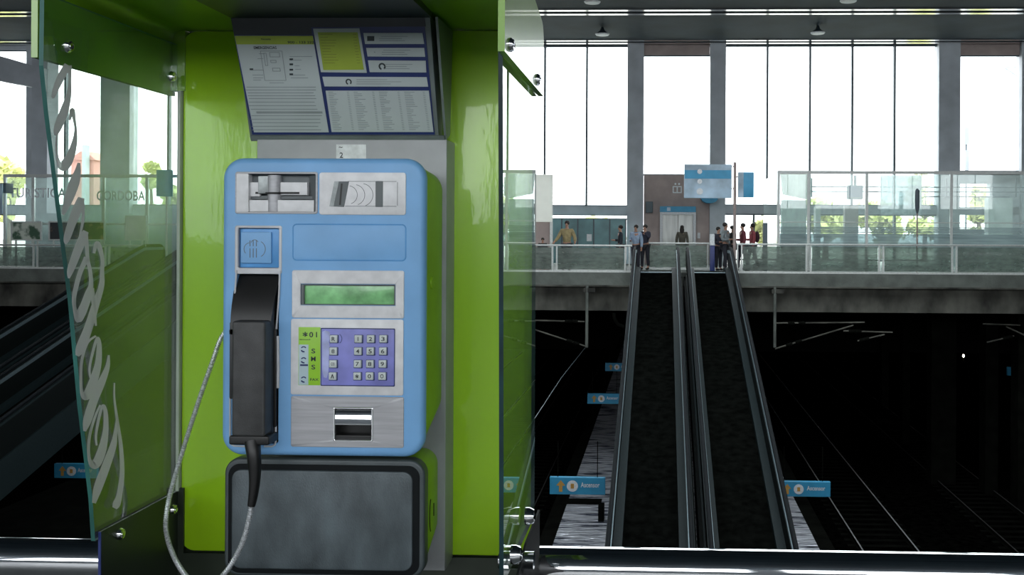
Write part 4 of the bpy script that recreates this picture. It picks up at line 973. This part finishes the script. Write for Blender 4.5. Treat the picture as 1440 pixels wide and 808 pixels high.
# --- coin plate
cp = pl(449.5, 242.5, 571, 302, YF-.0016, YF+.002, 'silver', ph, 'coin_plate', .0035)
def quad_slab(q, yf, yb, mm, par, name):
    P = [at(x, y, YF) for x, y in q]; return obj(name, MB().prism([(p.x, p.z) for p in P], 'y', yf, yb), M[mm], par, False)
quad_slab([(464, 290), (484.5, 291), (491.5, 255), (471, 255)], YF-.0019, YF-.0015, 'recess', cp, 'coin_entry')
quad_slab([(464, 290), (470, 290), (477.5, 255), (471, 255)], YF-.0024, YF-.0015, 'mid', cp, 'coin_cheek')
quad_slab([(477.5, 288), (480, 288), (482.5, 258), (480, 258)], YF-.0022, YF-.0018, 'black', cp, 'coin_slot')
def arcline(par, cx, cy, r, a0, a1, t=.8, yy=YF-.0017):
    m = MB(); n = 14; V = []
    for i in range(n+1):
        a_ = R(a0+(a1-a0)*i/n); V.append([m.b.verts.new(Vector((at(cx+rr_*math.cos(a_), cy-rr_*math.sin(a_), YF).x, yy, at(cx+rr_*math.cos(a_), cy-rr_*math.sin(a_), YF).z))) for rr_ in (r-t/2, r+t/2)])
    for p, q in zip(V, V[1:]): m.b.faces.new((p[0], q[0], q[1], p[1]))
    return m
for cx, r in ((490, 13), (499, 14.5), (509, 16)):
    obj('engraved_arc', arcline(cp, cx, 274, r, -70, 80), M['recess'], cp, False)
fl_ = pl(528.5, 254.5, 539, 291, YF-.0022, YF-.001, 'recess', cp, 'refusal_lever', .001)
m = MB()
for x0, y0, x1, y1 in ((490, 254.7, 558, 255.4), (486, 289.5, 558, 290.2), (559, 256, 559.7, 289)):
    a, b, c, d = rect(x0, y0, x1, y1, YF); m.box(a, b, YF-.0018, YF-.0015, c, d)
obj('engraved_outline', m, M['recess'], cp, False)
# --- hook area
hk = fr(330.5, 317, 396.5, 385, (335, 320.5, 392.5, 376.5), YF-.001, YF+.004, 'trim', ph, .003, .002, 'button_frame')
bt_ = pl(336, 321.5, 391.5, 376, YF+.004, YF+.009, 'blue_d', hk, 'sunken_square', .002)
cap_ = pl(338, 326, 381, 370, YF+.0005, YF+.006, 'blue', hk, 'square_button', .0015, .001)
m = MB()
for cx, cy, r, a0, a1 in ((361, 350, 12, -60, 60), (352, 350, 9, 100, 220), (358, 342, 5, 20, 170)):
    mm_ = arcline(None, cx, cy, r, a0, a1, .8, YF+.0003); me = mm_.mesh('t'); m.b.from_mesh(me)
for x0 in (351, 355.5, 360):
    for y0, y1 in ((338, 346), (349, 362)):
        a, b, c, d = rect(x0, y0, x0+.9, y1, YF); m.box(a, b, YF+.0001, YF+.0004, c, d)
obj('engraved_mark', m, M['recess'], cap_, False)
# --- cradle: trim following the flared outline
def trimstrip(pts, w=.0026, name='cradle_trim'):
    P = [at(x, y, YF) for x, y in pts]; m = MB(); m.tube([(p.x, YF-.001, p.z) for p in P], w*.5, 8); return obj(name, m, M['trim'], ph)
trimstrip([(333, 380), (331, 410), (327.5, 452)]); trimstrip([(394, 380), (393, 412), (389, 462)])
trimstrip([(391, 472), (391.5, 520), (391, 545)], .005, 'side_rail')
trimstrip([(324, 558), (324, 618), (326, 624.5), (330, 626.5), (346, 627)]); trimstrip([(388, 560), (388.5, 619), (387, 624.5), (383, 627), (372, 627)])
pl(330, 384, 393, 624, YF+.0235, YF+.024, 'black', ph, 'cradle_floor', .003)
for x0, y0, x1, y1 in ((324.5, 452, 331, 560), (384, 462, 390, 600), (324, 462, 331, 470)):
    pl(x0, y0, x1, y1, YF-.004, YF+.004, 'black', ph, 'cradle_cheek', .002)
# --- blue label panel, embossed
lp = fr(411, 314.5, 571.5, 367, (413, 316.5, 569.5, 365), YF-.0005, YF+.001, 'blue_d', ph, .006, .005, 'label_rim')
pl(412.5, 316, 570, 365.5, YF-.0004, YF+.001, 'blue', lp, 'label_panel', .005, .0008)
# --- display
dp = fr(411, 380, 568.5, 447, (423, 399, 556.5, 429.5), YF-.0016, YF+.0015, 'silver', ph, .003, .001, 'display_plate')
fr(423, 399, 556.5, 429.5, (427.5, 401.5, 554, 427.5), YF+.0000, YF+.006, 'recess', dp, .0008, .0006, 'display_bezel')
pl(425, 400, 556, 429, YF+.0035, YF+.0055, 'lcd', dp, 'lcd_screen', .0005, label='green liquid-crystal screen')
# --- keypad plate
kp = pl(409.5, 448.5, 567.5, 555, YF-.0016, YF+.001, 'silver', ph, 'keypad_plate', .003)
ps_ = YF-.0019
stk = pl(420.5, 459.5, 451, 541, YF-.0021, YF-.0015, 'sticker', kp, 'sticker', .0006, .0001, 'lime sticker reading *01 SMS FAX')
kk = fr(451.5, 461, 556, 542.5, (453, 462.5, 554.5, 541), YF-.0024, YF-.0012, 'navy', kp, .0015, .0012, 'keypad_rim')
kf = pl(452.5, 462, 555, 541.5, YF-.0020, YF-.0014, 'purple', kp, 'keypad_face', .001, .0001, 'violet keypad face')
m = MB(); wl = [(454, 466), (458, 464), (464, 466), (465.5, 472), (463, 480), (465, 490), (463, 500), (463.5, 512), (462, 525), (460, 531), (456, 530), (454, 520)]
P = [at(x, y, YF) for x, y in wl]; m.prism([(p.x, p.z) for p in P], 'y', YF-.0022, YF-.0019); obj('worn_patch', m, M['worn'], kf, False)
pl(421, 484, 434.5, 540.5, YF-.0023, YF-.002, 'stickpale', stk, 'pale_strip', .0004, .0001)
m = MB()
def tx(s_, px, py, hpx, wpx=None, yy=YF-.0025):
    s0 = at(0, py, YF).x; sc = (at(px+1, py, YF)-at(px, py, YF)).x
    p = at(px, py, YF); text(m, s_, (p.x, yy, p.z), hpx*sc, width=wpx*sc if wpx else None)
tx('*', 430, 469.5, 7, 7); tx('0', 438.5, 470, 7.5, 5.5); tx('1', 446, 470, 7.5); tx('MARQUE', 430, 477, 1.6, 15); tx('SMS', 443, 478.5, .1, .1) if False else None
tx('S', 441.5, 493, 6.5, 5.5); tx('M', 441.5, 504, 6.5, 6.5); tx('S', 441.5, 515.5, 6.5, 5.5); tx('FAX', 443, 533, 3.6, 12)
obj('print', m, M['ink'], stk, False)
m = MB()
for y in (490.5, 506, 533):
    for mm_ in (arcline(None, 428, y, 3.6, 30, 150, 1.6, YF-.0026), arcline(None, 428, y, 3.4, 200, 290, 2.0, YF-.0026)): m.b.from_mesh(mm_.mesh('t'))
a, b, c, d = rect(423, 511.5, 434, 514, YF); m.box(a, b, YF-.0026, YF-.0024, c, d)
obj('print', m, M['navy'], stk, False)
names = {(0, 0): 'R', (0, 1): '@', (0, 2): 'O3', (0, 3): '^', (1, 3): '*', (2, 3): '0', (3, 3): '#'}
for ci, kx in enumerate((470.5, 505, 522.4, 540)):
    for ri_, ky in enumerate((475.8, 493, 510.8, 528)):
        dx = -ri_*.5
        key = pl(kx-5.2+dx, ky-5.2, kx+5.2+dx, ky+5.2, YF-.0048, YF-.0018, 'key', kp, 'key', .0009, .0006)
        pl(kx-6+dx, ky-5.6, kx+6.6+dx, ky+6.4, YF-.0023, YF-.0018, 'navy', key, 'key_seat', .0009, .0001)
        s_ = names.get((ci, ri_)) or str((ri_)*3+ci)
        m = MB(); tx(s_ if s_ != '#' else 'O', kx+dx, ky, 5.8 if len(s_) == 1 else 4.4, 4.8 if s_ != '1' else None, YF-.0050); obj('key_mark', m, M['ink'], key, False)
m = MB(); m.b.from_mesh(arcline(None, 474, 475.8, 7.5, -55, 55, .8, YF-.0022).mesh('t')); obj('print', m, M['navy'], kf, False)
# --- lower plate and coin return
lpz = fr(409.5, 557, 568, 628.5, (471, 573.5, 523.5, 619), YF-.0014, YF+.001, 'silver_d', ph, .003, .002, 'lower_plate')
a, b, c, d = rect(471.5, 574, 523, 618.5, YF)
m = MB()
P = [(YF+.012, d-.001)]+[(YF+.004-.008*math.sin(t*math.pi/12)+.001, d-.0005-.021*(1-math.cos(t*math.pi/12))) for t in range(0, 7)]+[(YF+.010, d-.0215)]
m.prism(P, 'x', a+.0005, b-.0005); obj('coin_visor', m, M['chrome'], lpz)
fr(469, 572, 525, 620, (471.5, 574.5, 522.5, 618), YF-.0020, YF+.002, 'chrome', lpz, .002, .001, 'pocket_rim')
pl(471, 574, 523.5, 619, YF+.021, YF+.0219, 'black', lpz, 'pocket_back', .001)
fr(470.5, 573.5, 524, 619.5, (472, 575, 522.5, 618), YF+.002, YF+.021, 'black', lpz, .001, .001, 'pocket_lining')
pl(471.5, 612, 523, 618.5, YF+.0015, YF+.02, 'black', lpz, 'pocket_sill', .0005)
# lock on the green side
p = at(606, 395, YF+.04); obj('lock', MB().tube([(B_-.002, YF+.045, D_-.17), (B_+.0015, YF+.045, D_-.17)], .009, 18), M['green_body'], ph)

# ================================================================== LOWER BOX
YX = 1.348
bx = thing('equipment_box', 'dark grey equipment box with black groove under the payphone', 'box', (at(455, 808, YX).x, YX, at(455, 815, YX).z))
a, b, c, d = rect(315, 645, 597, 812, YX)
c2 = c
obj('front_rim', MB().rbox(a, b, c2, d, YX, YX+.02, .022, .004, 10, 4), M['boxrim'], bx)
a1, b1, c1, d1 = rect(321, 653, 590, 807, YX)
obj('groove', MB().rbox(a1, b1, c1, d1, YX-.0008, YX+.002, .016, .0008, 10), M['groove'], bx)
a1, b1, c1, d1 = rect(326.5, 661, 580.5, 800, YX)
obj('door_panel', MB().rbox(a1, b1, c1, d1, YX-.003, YX+.002, .013, .0018, 10), M['box'], bx)
obj('body', MB().rbox(a+.003, b-.002, c2+.004, d-.004, YX+.0195, YM-.001, .022, .001, 10, 2, (a+.003, b-.004, c2+.03, d-.004, .022)), M['green_body'], bx)
sy = YX+.05; zmid = at(606, 722, YX+.05).z
m = MB()
m.tube([(b-.0015, sy+.011*math.cos(t*math.pi/12)-.002, zmid+.026*math.sin(t*math.pi/12)) for t in range(8, 17)], .0007, 6)
m.tube([(b-.0015, sy+.012, zmid+.012), (b-.0015, sy+.012, zmid-.006)], .0007, 6)
obj('key_slit', m, M['black'], bx)

# ================================================================== HANDSET with armoured cord
hs_ = thing('handset', 'black telephone handset hanging in the cradle with steel armoured cord', 'telephone handset', tuple(at(350, 620, YF-.02)))
a, b, c, d = rect(327.5, 451, 374, 613, YF-.03)
obj('grip', MB().rbox(a, b, c, d, YF-.034, YF-.004, .004, .003, 6, 4), M['handset'], hs_)
a, b, c, d = rect(331.5, 386, 391, 456, YF+.004)
m = MB(); rings = []
for t in range(6):
    f_ = t/5; zz = c+(d-c)*f_; yy = YF-.016+.028*f_**1.5; xi = .0035*(1-f_)
    rings.append(m.ring([(a+xi-.002, yy, zz), (b-xi*.6, yy, zz), (b-xi*.6, yy+.012, zz), (a+xi-.002, yy+.012, zz)]))
for p, q in zip(rings, rings[1:]): m.bridge(p, q)
m.cap(rings[0]); m.cap(rings[-1]); obj('earpiece', m, M['black'], hs_)
a, b, c, d = rect(330, 452, 386, 618, YF-.005)
obj('back_shell', MB().rbox(a, b-.001, c, d, YF-.012, YF+.02, .004, .003, 6, 4), M['black'], hs_)
a, b, c, d = rect(327, 610, 383, 623, YF-.02)
obj('mouthpiece', MB().rbox(a, b, c, d, YF-.032, YF+.015, .003, .002), M['black'], hs_)
Yc = YF-.03
SP = [at(355, 620, Yc+.005), at(357, 640, Yc), at(358.5, 665, Yc), at(357, 690, Yc), at(353.5, 711, Yc)]
obj('cord_sleeve', MB().tube([Vector(p) for p in catmull([tuple(p) for p in SP], 4)], [.0105-.0055*i/16 for i in range(17)], 14), M['black'], hs_)
CPt = [at(355, 700, Yc), at(353.5, 711, Yc), at(350, 730, Yc), at(343, 757, Yc), at(330, 785, Yc), at(314, 808, Yc-.002), at(292, 828, Yc+.01), at(268, 816, Yc+.04), at(246, 785, Yc+.075), at(233.5, 745, Yc+.10), at(237, 705, Yc+.112), at(249, 660, Yc+.114), at(266, 605, Yc+.115), at(284, 550, Yc+.117), at(300, 505, Yc+.120), at(311, 475, Yc+.125), at(330, 450, Yc+.130)]
C = catmull([tuple(p) for p in CPt], 60)
# ribbed armour: radius alternates along the length
pts, rad, acc = [], [], 0
L0 = Vector(C[0]); step = .00075; last = L0.copy(); pts.append(last)
for p in C[1:]:
    p = Vector(p)
    while (p-last).length >= step:
        last = last+(p-last).normalized()*step; pts.append(last)
rad = [.0037 if (i//2) % 2 == 0 else .0028 for i in range(len(pts))]
obj('armoured_cord', MB().tube(pts, rad, 8), M['steel'], hs_, True, 'ribbed steel cord looping out to the left')
